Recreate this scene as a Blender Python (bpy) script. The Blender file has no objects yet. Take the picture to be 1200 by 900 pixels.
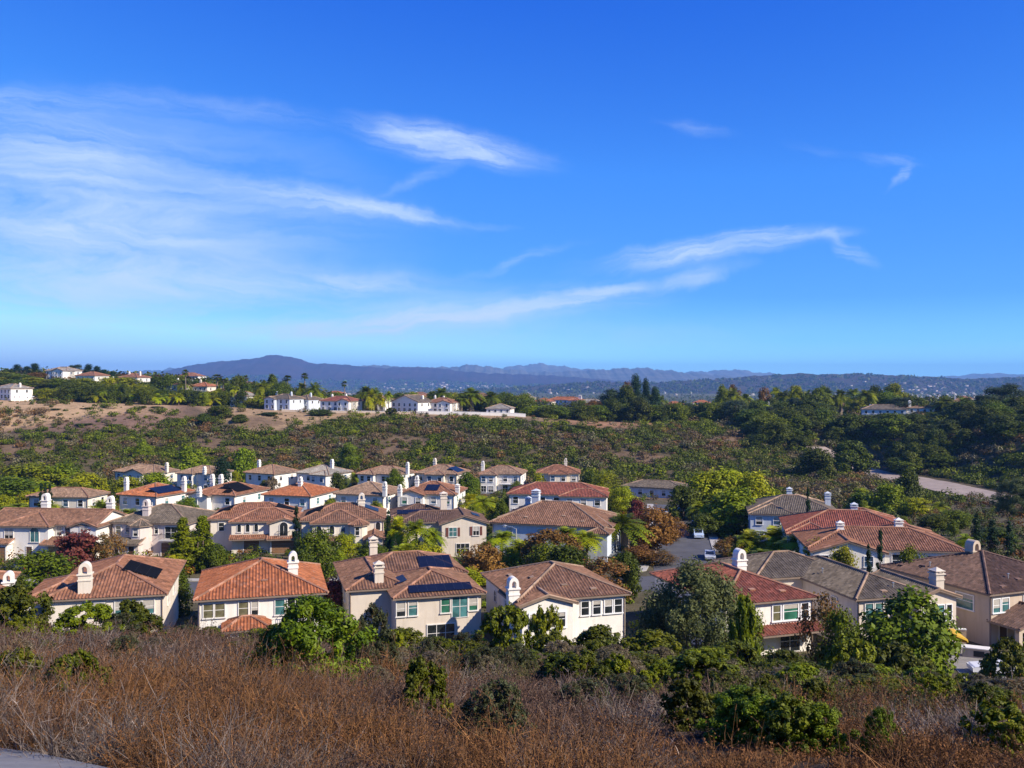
import bpy, math, random
import numpy as np
from mathutils import Vector, Matrix
from math import radians as R, sin, cos, tan, pi, hypot
rnd = random.Random(7)
rng = np.random.default_rng(11)
sc = bpy.context.scene
col = sc.collection
F, CX, HY = 1050.0, 600.0, 445.0          # focal length and horizon of the 1200x900 photograph, in pixels

# ------------------------------------------------------------------ helpers
def tag(o, label=None, cat=None, group=None, kind=None):
    if label: o['label'] = label
    if cat: o['category'] = cat
    if group: o['group'] = group
    if kind: o['kind'] = kind
    return o

def empty(name, loc, rz=0.0):
    o = bpy.data.objects.new(name, None); col.objects.link(o)
    o.location = loc; o.rotation_euler = (0, 0, rz); o.empty_display_size = 0.5
    return o

def link(name, me, parent=None, loc=None, rz=0.0):
    o = bpy.data.objects.new(name, me); col.objects.link(o)
    if parent is not None: o.parent = parent
    if loc is not None: o.location = loc
    o.rotation_euler = (0, 0, rz)
    return o

class MB:
    """collects faces (and UVs) for one mesh"""
    def __init__(s): s.v = []; s.f = []; s.uv = []
    def face(s, pts, uv=None):
        i = len(s.v); s.v += [tuple(p) for p in pts]; s.f.append(tuple(range(i, i + len(pts))))
        s.uv += list(uv) if uv else [(p[0] + p[1], p[2]) for p in pts]
    def box(s, x0, x1, y0, y1, z0, z1):
        a = [(x0,y0,z0),(x1,y0,z0),(x1,y1,z0),(x0,y1,z0),(x0,y0,z1),(x1,y0,z1),(x1,y1,z1),(x0,y1,z1)]
        for q in ((3,2,1,0),(4,5,6,7),(0,1,5,4),(1,2,6,5),(2,3,7,6),(3,0,4,7)): s.face([a[k] for k in q])
    def prism(s, outline, axis_from, axis_to, conv):
        """outline: 2D points; conv(p, t) gives the 3D point"""
        n = len(outline)
        a = [conv(p, axis_from) for p in outline]; b = [conv(p, axis_to) for p in outline]
        s.face(a[::-1]); s.face(b)
        for k in range(n): s.face([a[k], a[(k+1) % n], b[(k+1) % n], b[k]])
    def beam(s, p, q, w, h):
        """box of width w and height h along p-q"""
        p, q = Vector(p), Vector(q); d = (q - p).normalized()
        u = d.cross(Vector((0,0,1)))
        u = u.normalized() if u.length > 1e-4 else Vector((1,0,0))
        n = u.cross(d)
        c = [(-w/2,-h/2),(w/2,-h/2),(w/2,h/2),(-w/2,h/2)]
        a = [p + u*x + n*y for x, y in c]; b = [q + u*x + n*y for x, y in c]
        s.face(a); s.face(b[::-1])
        for k in range(4): s.face([a[k], b[k], b[(k+1)%4], a[(k+1)%4]])
    def tube(s, pts, rad, seg=6, cap=True):
        pts = [Vector(p) for p in pts]; rings = []
        for i, p in enumerate(pts):
            d = (pts[min(i+1, len(pts)-1)] - pts[max(i-1, 0)]).normalized()
            u = d.cross(Vector((0.31,0.92,0.23))); u = u.normalized() if u.length > 1e-3 else Vector((1,0,0))
            n = d.cross(u); r = rad[i] if hasattr(rad, '__len__') else rad
            rings.append([p + (u*cos(2*pi*k/seg) + n*sin(2*pi*k/seg))*r for k in range(seg)])
        for i in range(len(rings)-1):
            for k in range(seg):
                s.face([rings[i][k], rings[i][(k+1)%seg], rings[i+1][(k+1)%seg], rings[i+1][k]])
        if cap: s.face(rings[0][::-1]); s.face(rings[-1])
    def mesh(s, name, mat, smooth=False):
        me = bpy.data.meshes.new(name); me.from_pydata(s.v, [], s.f)
        u = me.uv_layers.new(name='UVMap')
        u.data.foreach_set('uv', np.array(s.uv, dtype=np.float32).ravel())
        if mat: me.materials.append(mat)
        if smooth: me.polygons.foreach_set('use_smooth', np.ones(len(s.f), dtype=bool))
        me.update(); return me
    def build(s, name, mat, parent=None, loc=None, rz=0.0, smooth=False):
        return link(name, s.mesh(name, mat, smooth), parent, loc, rz)

def np_mesh(name, V, Q, mat, tint=None, smooth=False):
    """V (n,3), Q (m,3|4) -> mesh, tint (n,3) as colour attribute"""
    me = bpy.data.meshes.new(name)
    k = Q.shape[1]
    me.vertices.add(len(V)); me.vertices.foreach_set('co', V.astype(np.float32).ravel())
    me.loops.add(Q.size); me.loops.foreach_set('vertex_index', Q.astype(np.int32).ravel())
    me.polygons.add(len(Q)); me.polygons.foreach_set('loop_start', np.arange(0, Q.size, k, dtype=np.int32))
    if smooth: me.polygons.foreach_set('use_smooth', np.ones(len(Q), dtype=bool))
    if tint is not None:
        a = me.attributes.new('tint', 'FLOAT_COLOR', 'POINT')
        c = np.ones((len(V), 4), dtype=np.float32); c[:, :3] = tint
        a.data.foreach_set('color', c.ravel())
    if mat: me.materials.append(mat)
    me.update(calc_edges=True); me.validate()
    return me

# ------------------------------------------------------------------ materials
def N(nt, typ, **kw):
    n = nt.nodes.new(typ)
    for k, v in kw.items(): setattr(n, k, v)
    return n
def mat_new(name):
    m = bpy.data.materials.new(name); m.use_nodes = True
    nt = m.node_tree; b = nt.nodes['Principled BSDF']
    return m, nt, b
def setin(n, **kw):
    for k, v in kw.items():
        n.inputs[k.replace('_', ' ')].default_value = v
def ramp(nt, stops, interp='LINEAR'):
    r = N(nt, 'ShaderNodeValToRGB'); r.color_ramp.interpolation = interp
    e = r.color_ramp.elements
    while len(e) < len(stops): e.new(0.5)
    for k, (p, c) in enumerate(stops):
        e[k].position = p; e[k].color = (*c, 1) if len(c) == 3 else c
    return r
def mixc(nt, mode='MIX', fac=0.5):
    m = N(nt, 'ShaderNodeMix', data_type='RGBA', blend_type=mode); m.inputs[0].default_value = fac
    return m   # inputs 6, 7 -> output 2
def simple(name, c, rough=0.7, noise=0.0, scale=2.0, spec=0.3, metallic=0.0, bump=0.0, stretch=None):
    m, nt, b = mat_new(name); L = nt.links.new
    setin(b, Base_Color=(*c, 1), Roughness=rough, Specular_IOR_Level=spec, Metallic=metallic)
    if noise or bump:
        tc = N(nt, 'ShaderNodeTexCoord'); mp = N(nt, 'ShaderNodeMapping')
        if stretch: mp.inputs['Scale'].default_value = stretch
        L(tc.outputs['Object'], mp.inputs[0])
        nz = N(nt, 'ShaderNodeTexNoise'); setin(nz, Scale=scale, Detail=6.0, Roughness=0.62); L(mp.outputs[0], nz.inputs[0])
        if noise:
            r = ramp(nt, [(0.25, tuple(x*(1-noise) for x in c)), (0.75, tuple(min(1, x*(1+noise)) for x in c))])
            L(nz.outputs[0], r.inputs[0]); L(r.outputs[0], b.inputs['Base Color'])
        if bump:
            bp = N(nt, 'ShaderNodeBump'); setin(bp, Strength=bump, Distance=0.05)
            L(nz.outputs[0], bp.inputs['Height']); L(bp.outputs[0], b.inputs['Normal'])
    return m

def stucco(name, c):
    """rendered wall: blotchy tone and rain streaks running down, fine grain"""
    m, nt, b = mat_new(name); L = nt.links.new
    tc = N(nt, 'ShaderNodeTexCoord')
    n1 = N(nt, 'ShaderNodeTexNoise'); setin(n1, Scale=0.6, Detail=5.0, Roughness=0.6); L(tc.outputs['Object'], n1.inputs[0])
    mp = N(nt, 'ShaderNodeMapping'); mp.inputs['Scale'].default_value = (2.2, 2.2, 0.16); L(tc.outputs['Object'], mp.inputs[0])
    n2 = N(nt, 'ShaderNodeTexNoise'); setin(n2, Scale=1.0, Detail=4.0, Roughness=0.7); L(mp.outputs[0], n2.inputs[0])
    r1 = ramp(nt, [(0.3, tuple(x*0.88 for x in c)), (0.7, c)]); L(n1.outputs[0], r1.inputs[0])
    r2 = ramp(nt, [(0.30, (0.80, 0.76, 0.70)), (0.52, (1, 1, 1))]); L(n2.outputs[0], r2.inputs[0])
    mx = mixc(nt, 'MULTIPLY', 0.55); L(r1.outputs[0], mx.inputs[6]); L(r2.outputs[0], mx.inputs[7]); L(mx.outputs[2], b.inputs['Base Color'])
    n3 = N(nt, 'ShaderNodeTexNoise'); setin(n3, Scale=14.0, Detail=3.0); L(tc.outputs['Object'], n3.inputs[0])
    bp = N(nt, 'ShaderNodeBump'); setin(bp, Strength=0.25, Distance=0.03); L(n3.outputs[0], bp.inputs['Height']); L(bp.outputs[0], b.inputs['Normal'])
    setin(b, Roughness=0.85, Specular_IOR_Level=0.2)
    return m

def tile(name, c, vary=0.35, dark=(0.5, 0.5, 0.5)):
    """clay roof tile: UV u = one tile column, v = one course"""
    m, nt, b = mat_new(name); L = nt.links.new
    tc = N(nt, 'ShaderNodeTexCoord')
    fl = N(nt, 'ShaderNodeVectorMath', operation='FLOOR'); L(tc.outputs['UV'], fl.inputs[0])
    oi = N(nt, 'ShaderNodeObjectInfo')
    wn = N(nt, 'ShaderNodeTexWhiteNoise', noise_dimensions='4D'); L(fl.outputs[0], wn.inputs[0]); L(oi.outputs['Random'], wn.inputs['W'])
    r = ramp(nt, [(0.0, tuple(x*(1-vary) for x in c)), (0.5, c), (0.9, tuple(min(1, x*(1+vary*0.6)) for x in c)), (1.0, (c[0]*1.5, c[1]*1.55, c[2]*1.6))])
    L(wn.outputs[0], r.inputs[0])
    n1 = N(nt, 'ShaderNodeTexNoise'); setin(n1, Scale=0.35, Detail=6.0, Roughness=0.65); L(tc.outputs['Object'], n1.inputs[0])
    r1 = ramp(nt, [(0.32, (0.62, 0.60, 0.58)), (0.5, (1, 1, 1)), (0.72, (1.0, 1.0, 1.0))]); L(n1.outputs[0], r1.inputs[0])
    mx = mixc(nt, 'MULTIPLY', 0.8); L(r.outputs[0], mx.inputs[6]); L(r1.outputs[0], mx.inputs[7])
    # chalky grey weathering patches
    n2 = N(nt, 'ShaderNodeTexNoise'); setin(n2, Scale=1.7, Detail=7.0, Roughness=0.7); L(tc.outputs['Object'], n2.inputs[0])
    r2 = ramp(nt, [(0.55, (0, 0, 0)), (0.75, (0.55, 0.55, 0.55))]); L(n2.outputs[0], r2.inputs[0])
    m2 = mixc(nt); L(r2.outputs[0], m2.inputs[0]); L(mx.outputs[2], m2.inputs[6]); m2.inputs[7].default_value = (c[0]*0.75+0.04, c[0]*0.62+0.04, c[0]*0.52+0.035, 1)
    L(m2.outputs[2], b.inputs['Base Color'])
    sx = N(nt, 'ShaderNodeSeparateXYZ'); L(tc.outputs['UV'], sx.inputs[0])
    fr = N(nt, 'ShaderNodeMath', operation='FRACT'); L(sx.outputs[1], fr.inputs[0])
    bp = N(nt, 'ShaderNodeBump', invert=True); setin(bp, Strength=0.7, Distance=0.05); L(fr.outputs[0], bp.inputs['Height']); L(bp.outputs[0], b.inputs['Normal'])
    setin(b, Roughness=0.8, Specular_IOR_Level=0.25)
    return m

def glass(name, c, rough=0.08):
    m, nt, b = mat_new(name); L = nt.links.new
    tc = N(nt, 'ShaderNodeTexCoord'); oi = N(nt, 'ShaderNodeObjectInfo')
    n1 = N(nt, 'ShaderNodeTexNoise', noise_dimensions='4D'); setin(n1, Scale=0.9, Detail=2.0); L(tc.outputs['Object'], n1.inputs[0]); L(oi.outputs['Random'], n1.inputs['W'])
    r = ramp(nt, [(0.35, tuple(x*0.55 for x in c)), (0.65, tuple(x*1.25 for x in c))]); L(n1.outputs[0], r.inputs[0]); L(r.outputs[0], b.inputs['Base Color'])
    setin(b, Roughness=rough, Specular_IOR_Level=0.8)
    return m

def foliage_mat(name='foliage', transl=0.2, rough=0.6, hue=(0.474, 0.502), sat=1.24):
    m, nt, b = mat_new(name); L = nt.links.new
    at = N(nt, 'ShaderNodeAttribute', attribute_name='tint'); oi = N(nt, 'ShaderNodeObjectInfo')
    mr = N(nt, 'ShaderNodeMapRange'); setin(mr, To_Min=0.75, To_Max=1.25); L(oi.outputs['Random'], mr.inputs[0])
    mh = N(nt, 'ShaderNodeMapRange'); setin(mh, To_Min=hue[0], To_Max=hue[1])
    ml = N(nt, 'ShaderNodeMath', operation='MULTIPLY'); ml.inputs[1].default_value = 7.31; L(oi.outputs['Random'], ml.inputs[0])
    fr = N(nt, 'ShaderNodeMath', operation='FRACT'); L(ml.outputs[0], fr.inputs[0]); L(fr.outputs[0], mh.inputs[0])
    hs = N(nt, 'ShaderNodeHueSaturation'); L(mh.outputs[0], hs.inputs['Hue']); L(mr.outputs[0], hs.inputs['Value']); L(at.outputs['Color'], hs.inputs['Color'])
    setin(hs, Saturation=sat)
    L(hs.outputs[0], b.inputs['Base Color']); setin(b, Roughness=rough, Specular_IOR_Level=0.25)
    tr = N(nt, 'ShaderNodeBsdfTranslucent'); L(hs.outputs[0], tr.inputs[0])
    ms = N(nt, 'ShaderNodeMixShader'); ms.inputs[0].default_value = transl
    L(b.outputs[0], ms.inputs[1]); L(tr.outputs[0], ms.inputs[2])
    L(ms.outputs[0], nt.nodes['Material Output'].inputs['Surface'])
    return m

M = {}
M['foliage'] = foliage_mat()
M['brush'] = foliage_mat('dry_brush', 0.12, 0.8, (0.5, 0.5001), 1.0)
M['warm_foliage'] = foliage_mat('autumn_foliage', 0.3, 0.6, (0.496, 0.512), 1.0)
M['bark'] = simple('bark', (0.12, 0.085, 0.06), 0.9, 0.4, 6, bump=0.6, stretch=(1, 1, 0.25))
M['palm_bark'] = simple('palm_bark', (0.20, 0.15, 0.11), 0.9, 0.35, 8, bump=0.6)
M['white'] = stucco('white_stucco', (0.82, 0.77, 0.69))
M['cream'] = stucco('cream_stucco', (0.74, 0.66, 0.54))
M['tan'] = stucco('tan_stucco', (0.56, 0.45, 0.34))
M['beige'] = stucco('beige_stucco', (0.66, 0.57, 0.46))
M['pinkish'] = stucco('rose_beige_stucco', (0.68, 0.58, 0.52))
M['bluegrey'] = stucco('blue_grey_stucco_and_shade', (0.58, 0.62, 0.66))  # own colour of some houses, painted shade on others
M['trim'] = simple('painted_trim', (0.70, 0.66, 0.60), 0.6, 0.12, 3)
M['trim_dark'] = simple('brown_fascia', (0.22, 0.16, 0.12), 0.6, 0.2, 3)
M['trim_white'] = simple('white_trim', (0.80, 0.79, 0.77), 0.5, 0.08, 3)
M['t_orange'] = tile('orange_clay_tile', (0.31, 0.105, 0.042))
M['t_red'] = tile('red_clay_tile', (0.215, 0.066, 0.04))
M['t_brown'] = tile('brown_clay_tile', (0.185, 0.095, 0.056))
M['t_rust'] = tile('rust_brown_clay_tile', (0.225, 0.1, 0.054))
M['t_dark'] = tile('dark_brown_clay_tile', (0.115, 0.066, 0.046))
M['t_grey'] = tile('grey_brown_clay_tile', (0.125, 0.098, 0.07))
M['t_tan'] = tile('tan_clay_tile', (0.225, 0.142, 0.09))
M['t_pale'] = tile('pale_grey_tile', (0.26, 0.23, 0.19))
M['ridge'] = tile('ridge_clay_tile', (0.31, 0.155, 0.095))
M['ridge_pale'] = tile('pale_ridge_tile', (0.31, 0.205, 0.135))
M['ridge_dark'] = tile('dark_ridge_tile', (0.18, 0.105, 0.075))
M['g_dark'] = glass('dark_glass', (0.022, 0.026, 0.028))
M['g_teal'] = glass('teal_glass', (0.07, 0.19, 0.19))
M['g_green'] = glass('green_glass', (0.04, 0.16, 0.10))
M['g_blue'] = glass('blue_glass', (0.05, 0.10, 0.17))
M['g_blind'] = glass('glass_over_blinds', (0.17, 0.155, 0.085), 0.15)
M['blind'] = simple('window_blind', (.46, .42, .36), .8, .1, 3)
M['garage'] = simple('garage_wood', (0.22, 0.12, 0.06), 0.6, 0.25, 5, stretch=(1, 1, 6))
M['door'] = simple('door_wood', (0.10, 0.05, 0.03), 0.5, 0.2, 5)
M['shutter'] = simple('shutter_paint', (0.14, 0.05, 0.035), 0.6, 0.15, 8)
M['iron'] = simple('black_iron', (0.02, 0.02, 0.022), 0.5)
M['concrete'] = simple('concrete', (0.40, 0.37, 0.33), 0.85, 0.2, 0.8, bump=0.2)
M['asphalt'] = simple('asphalt', (0.085, 0.083, 0.088), 0.9, 0.3, 0.35, bump=0.2)
M['metal'] = simple('galvanised_metal', (0.45, 0.46, 0.47), 0.4, 0.1, 4, metallic=0.6)
M['tyre'] = simple('tyre_rubber', (0.02, 0.02, 0.02), 0.8)
M['lamp_lens'] = simple('lamp_lens', (0.6, 0.6, 0.58), 0.2)
M['wood'] = simple('weathered_wood', (0.40, 0.30, 0.20), 0.8, 0.25, 6, stretch=(1, 1, 8))

# solar panels: cells from UV in metres
def solar_mat(name, c, spec=0.6):
    m, nt, b = mat_new(name); L = nt.links.new
    tc = N(nt, 'ShaderNodeTexCoord')
    br = N(nt, 'ShaderNodeTexBrick', offset=0.0)
    setin(br, Color1=(*c, 1), Color2=(*[x*0.8 for x in c], 1), Mortar=(*[x*2.2+0.02 for x in c], 1), Scale=1.0, Mortar_Size=0.012, Brick_Width=1.0, Row_Height=1.65)
    L(tc.outputs['UV'], br.inputs[0]); L(br.outputs[0], b.inputs['Base Color'])
    setin(b, Roughness=0.35 if spec > .1 else 0.85, Specular_IOR_Level=spec); return m
M['solar_blue'] = solar_mat('blue_solar_cells', (0.007, 0.010, 0.026), 0.2)
M['solar_black'] = solar_mat('black_solar_cells', (0.006, 0.006, 0.008), 0.05)

# ------------------------------------------------------------------ terrain
def sst(a, b, t):
    t = np.clip((t - a) / (b - a), 0, 1); return t*t*(3 - 2*t)
_g = np.random.default_rng(5)
_wv = [(_g.uniform(0, 2*pi), _g.uniform(0, 2*pi), 2**k) for k in range(5) for _ in range(3)]
def wav(x, y, scale):
    """smooth sum-of-sines unevenness, about -1..1"""
    r = 0
    for a, ph, k in _wv: r = r + np.sin((x*cos(a) + y*sin(a))/scale*k*2.1 + ph + 1.7*np.sin((x*sin(a) - y*cos(a))/scale*k*0.9 + ph))/k
    return r/6.0
def T(x, y):
    x = np.asarray(x, dtype=float); y = np.asarray(y, dtype=float)
    s = np.interp(x, [-40, -18, 0, 12, 26, 40], [0.258, 0.268, 0.285, 0.296, 0.322, 0.330])
    hill = -1.75 - s*np.maximum(y, -3) + 0.22*wav(x, y, 9.0)*sst(2, 10, y)
    plat = -29.0 - 0.025*(np.clip(y, 60, 310) - 95)
    w = sst(58, 85, y); z = hill*(1 - w) + plat*w
    e0 = 279 + 5*wav(x, 0*y, 90) + np.interp(x, [44, 74], [0, -70])
    a = sst(e0, e0 + 26, y); z = z*(1 - a) + (-37.0 + 0.9*wav(x, y, 40))*a
    y0 = np.interp(x, [-200, -60, 60, 120, 150, 200], [282, 296, 300, 330, 372, 250])
    y1 = np.interp(x, [-200, -60, 60, 120, 200], [428, 432, 428, 440, 432])
    rz = np.interp(x, [-320, -245, -165, -100, -60, 0, 40, 100, 180, 260], [-7, -10.0, -12.6, -15.6, -16.2, -17.4, -20.5, -22.5, -20, -17])
    b = sst(y0, y1, y)
    z = z*(1 - b) + rz*b + (1.5*wav(x, y, 26))*b*(1 - b)*4*0.55
    # spur that closes the canyon behind the lower road, and a gully
    sp = sst(164, 205, x - 0.04*(y - 300))*sst(255, 300, y)*(1 - b)
    z = z + sp*16
    z = z - 5.0*np.exp(-((x + 148)/13)**2)*sst(300, 350, y)*(1 - sst(400, 432, y))
    z = z + 9*sst(440, 530, y)*sst(-120, -230, x)
    c = sst(600, 1250, y); z = z*(1 - c) + (-54 - 0.0042*(y - 1250) + 4*wav(x, y, 420))*c
    z = np.where(y > 8000, -83.0, z)
    return z
def Tz(x, y): return float(T(x, y))
def wx(px, Y): return (px - CX)/F*Y
def wz(py, Y): return -(py - HY)/F*Y

def ground():
    rs = [0.6]
    while rs[-1] < 17000:
        r = rs[-1]; rs.append(r + max(0.35, min(r*0.017, 3.0) if r < 520 else r*0.03))
    th = np.concatenate([np.linspace(-180, -52, 40, endpoint=False), np.linspace(-52, 52, 330, endpoint=False), np.linspace(52, 180, 40, endpoint=False)])
    r = np.array(rs); t = np.radians(th)
    X = r[:, None]*np.sin(t)[None]; Y = r[:, None]*np.cos(t)[None]
    Z = T(X, Y); n, k = X.shape
    V = np.stack([X, Y, Z], -1).reshape(-1, 3)
    V = np.vstack([V, [[0, 0, Tz(0, 0)]]])
    i = np.arange(n - 1)[:, None]*k; j = np.arange(k)[None]; j2 = (j + 1) % k
    Q = np.stack([i + j, i + j2, i + k + j2, i + k + j], -1).reshape(-1, 4)[:, ::-1]
    # broad ground cover colours (soil and dead grass); scrub stands on it
    x, y = V[:, 0], V[:, 1]
    soil = np.array([0.075, 0.050, 0.034]); tan_ = np.array([0.40, 0.265, 0.145]); mauve = np.array([0.090, 0.072, 0.038]); green = np.array([0.085, 0.085, 0.035]); garden = np.array([0.10, 0.085, 0.05])
    C = np.tile(soil, (len(V), 1))
    def blend(c, w): 
        nonlocal C; C = C*(1 - w[:, None]) + c*w[:, None]
    nz = wav(x, y, 16)
    blend(garden, sst(84, 90, y)*(1 - sst(272, 290, y)))
    blend(mauve, sst(280, 306, y)*(1 - sst(470, 520, y))*0.85)
    px = CX + F*x/np.maximum(y, 1)
    zz = V[:, 2]
    py = HY - F*zz/np.maximum(y, 1)
    hillm = sst(330, 360, y)*(1 - sst(440, 460, y))
    # bare tan slopes under the ridge
    lim = np.interp(px, [-80, 0, 60, 110, 150, 190, 230, 260, 300, 350, 420, 520, 600, 640, 660, 700, 760, 800, 1300], [502, 502, 498, 490, 481, 482, 474, 492, 505, 500, 490, 488, 490, 492, 488, 500, 500, 480, 480])
    blend(tan_*.86, hillm*sst(6, -4, py - lim + nz*7))
    dry = np.clip(wav(x*.8 + 40, y*1.3, 20) - .16, 0, 1)*3.2
    blend(np.array([0.165, 0.108, 0.064]), np.clip(dry, 0, .9)*sst(290, 312, y)*(1 - sst(430, 450, y)))
    px_l = px; blend(np.array([0.17, 0.105, 0.075]), hillm*(1 - sst(190, 260, px))*sst(512, 500, py + nz*8)); blend(tan_, hillm*(1 - sst(190, 215, px))*sst(6, -4, py - lim + nz*7)*1.0)
    blend(np.array([0.30, 0.155, 0.085]), hillm*sst(640, 660, px)*(1 - sst(760, 790, px))*sst(10, 0, np.abs(py - 498) + nz*4)*0.8)
    # rubbly pinkish slope behind the cul-de-sac
    blend(np.array([0.30, 0.17, 0.115]), sst(238, 262, y)*(1 - sst(300, 330, y))*sst(22, 34, x)*(1 - sst(75, 95, x))*0.9)
    blend(np.array([0.33, 0.22, 0.12]), sst(10, 2, np.abs(x - 118 + nz*14))*sst(230, 250, y)*(1 - sst(330, 350, y))*0.6)
    far = sst(560, 900, y); blend(green, far*0.9)
    blend(np.array([0.16, 0.14, 0.09]), far*np.clip(wav(x, y, 600)*1.2, 0, 1)*0.8)
    me = np_mesh('ground', V, Q, None, C, smooth=True)
    # centre cap
    m, nt, b = mat_new('ground_soil'); L = nt.links.new
    at = N(nt, 'ShaderNodeAttribute', attribute_name='tint'); tc = N(nt, 'ShaderNodeTexCoord')
    n1 = N(nt, 'ShaderNodeTexNoise'); setin(n1, Scale=0.25, Detail=9.0, Roughness=0.7); L(tc.outputs['Object'], n1.inputs[0])
    r1 = ramp(nt, [(0.3, (0.55, 0.55, 0.52)), (0.5, (1, 1, 1)), (0.7, (1.35, 1.3, 1.25))]); L(n1.outputs[0], r1.inputs[0])
    mx = mixc(nt, 'MULTIPLY', 1.0); L(at.outputs['Color'], mx.inputs[6]); L(r1.outputs[0], mx.inputs[7])
    n2 = N(nt, 'ShaderNodeTexNoise'); setin(n2, Scale=3.0, Detail=6.0, Roughness=0.7); L(tc.outputs['Object'], n2.inputs[0])
    r2 = ramp(nt, [(0.35, (0.7, 0.7, 0.7)), (0.65, (1.2, 1.2, 1.2))]); L(n2.outputs[0], r2.inputs[0])
    m2 = mixc(nt, 'MULTIPLY', 1.0); L(mx.outputs[2], m2.inputs[6]); L(r2.outputs[0], m2.inputs[7]); L(m2.outputs[2], b.inputs['Base Color'])
    bp = N(nt, 'ShaderNodeBump'); setin(bp, Strength=0.6, Distance=0.3); L(n2.outputs[0], bp.inputs['Height']); L(bp.outputs[0], b.inputs['Normal'])
    setin(b, Roughness=0.95, Specular_IOR_Level=0.1)
    me.materials.append(m)
    tag(link('ground', me), kind='structure')
ground()

def strip(name, pts, width, mat, dz, kind='structure', label=None, cat=None, skirt=0.0):
    """ribbon of ground-hugging quads along pts (x, y)"""
    mb = MB(); P = []
    for (a, b2) in zip(pts[:-1], pts[1:]):
        n = max(2, int(hypot(b2[0]-a[0], b2[1]-a[1])/2.5))
        P += [(a[0]+(b2[0]-a[0])*k/n, a[1]+(b2[1]-a[1])*k/n) for k in range(n)]
    P.append(pts[-1]); s = 0; rows = []
    for i, p in enumerate(P):
        q0 = P[max(i-2, 0)]; q1 = P[min(i+2, len(P)-1)]; d = Vector((q1[0]-q0[0], q1[1]-q0[1])).normalized()
        nx, ny = -d.y, d.x
        row = []
        for k in range(5):
            o = width*(k/4 - 0.5); x, y = p[0] + nx*o, p[1] + ny*o
            row.append((x, y, Tz(x, y) + dz))
        rows.append(row)
    for i in range(len(rows)-1):
        for k in range(4): mb.face([rows[i][k+1], rows[i][k], rows[i+1][k], rows[i+1][k+1]])
        if skirt:
            for k in (0, 4):
                a, b2 = rows[i][k], rows[i+1][k]
                mb.face([a, b2, (b2[0], b2[1], b2[2]-skirt), (a[0], a[1], a[2]-skirt)])
    o = mb.build(name, mat, smooth=False)
    tag(o, label, cat, kind=kind); return o

ROAD_A = [(-110, 127), (-40, 127.5), (10, 129), (26, 133)]
ROAD_B = [(24, 118), (27.5, 140), (30.5, 160), (34, 180), (38, 205), (42, 232)]
strip('road', ROAD_A, 10.0, M['asphalt'], 0.02)
strip('road', ROAD_B, 10.5, M['asphalt'], 0.026)
strip('road', [(150, 262), (149, 300), (147, 335), (140, 372), (130, 392)], 19.0, simple('dusty_road', (0.30, 0.235, 0.19), 0.9, 0.25, 0.3), 0.25)
def offset(pts, o):
    out = []
    for i, p in enumerate(pts):
        q0 = pts[max(i-1, 0)]; q1 = pts[min(i+1, len(pts)-1)]; d = Vector((q1[0]-q0[0], q1[1]-q0[1])).normalized()
        out.append((p[0] - d.y*o, p[1] + d.x*o))
    return out
for o in (6.15, -6.15): strip('sidewalk', offset(ROAD_B[2:], o), 1.7, M['concrete'], 0.14, skirt=0.13)
strip('sidewalk', [(17, 139), (20.5, 141.5), (22.3, 149), (25, 160)], 1.6, M['concrete'], 0.14, skirt=0.13)
strip('sidewalk', offset(ROAD_A[:3], 6.2), 1.7, M['concrete'], 0.14, skirt=0.13)

# concrete footpath at the bottom of the slope the photographer stands on
strip('path', [(-14.0, 9.0), (-8.6, 11.6), (-5.6, 9.4), (-4.0, 5.0)], 3.3, simple('pale_path', (0.20, 0.19, 0.185), 0.9, 0.2, 2.5, bump=0.3), 0.10, skirt=0.3)

# mountains: real ridges with depth
MOUNT = []
def mountains(name, Y, prof, depth, base_py, colr, seed, rough=1.0):
    """prof: (px, py) of the skyline; the ridge stands at distance Y and falls off over depth on both sides"""
    g = np.random.default_rng(seed)
    pxs = np.array([p[0] for p in prof], float); pys = np.array([p[1] for p in prof], float)
    nx, ny = 320, 60
    px = np.linspace(pxs[0], pxs[-1], nx); h = np.interp(px, pxs, pys)
    ker = np.hanning(6); ker /= ker.sum(); h = np.convolve(np.pad(h, (3, 2), 'edge'), ker, 'valid')
    jag = 1.0 if Y < 10000 else 1.9
    h = h + jag*(.35*np.sin(px*.21 + seed) + .3*np.sin(px*.47 + 2*seed) + .22*np.sin(px*1.1))
    top = -(h - HY)/F*Y; base = -(base_py - HY)/F*Y
    x = (px - CX)/F*Y
    v = np.linspace(-1, 1, ny)
    X = np.tile(x[:, None], (1, ny)); Yy = Y + depth*np.tile(v[None], (nx, 1))
    X = X*(Yy/Y)**0.5
    prof_v = (1 - np.abs(v))**1.25
    n = wav(X, Yy*1.0, depth*0.35); n2 = wav(X + 999, Yy*0.45, depth*0.13)
    amp = (top - base)[:, None]
    Z = base - 12 + (amp + 12)*prof_v[None]*(1 + rough*(0.22*n + 0.16*n2)*np.minimum(1, np.abs(v[None])*3.2)) 
    n3 = wav(X*1.0 - 500, Yy*.5, depth*0.05)
    Z = Z + (amp + 12)*prof_v[None]*.07*n3*rough*np.minimum(1, np.abs(v[None])*6)
    MOUNT.append((px, v, Y, depth, X, Yy, Z))
    V = np.stack([X, Yy, Z], -1).reshape(-1, 3)
    i = np.arange(nx-1)[:, None]*ny; j = np.arange(ny-1)[None]
    Q = np.stack([i+j, i+ny+j, i+ny+j+1, i+j+1], -1).reshape(-1, 4)
    c = np.array(colr)*(1 + 0.25*np.clip(wav(V[:, 0], V[:, 1], depth*0.2), -1, 1))[:, None]
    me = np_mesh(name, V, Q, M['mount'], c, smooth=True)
    return tag(link(name, me), kind='structure')
m, nt, b = mat_new('mountain_scrub_haze_tint'); L = nt.links.new
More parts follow.
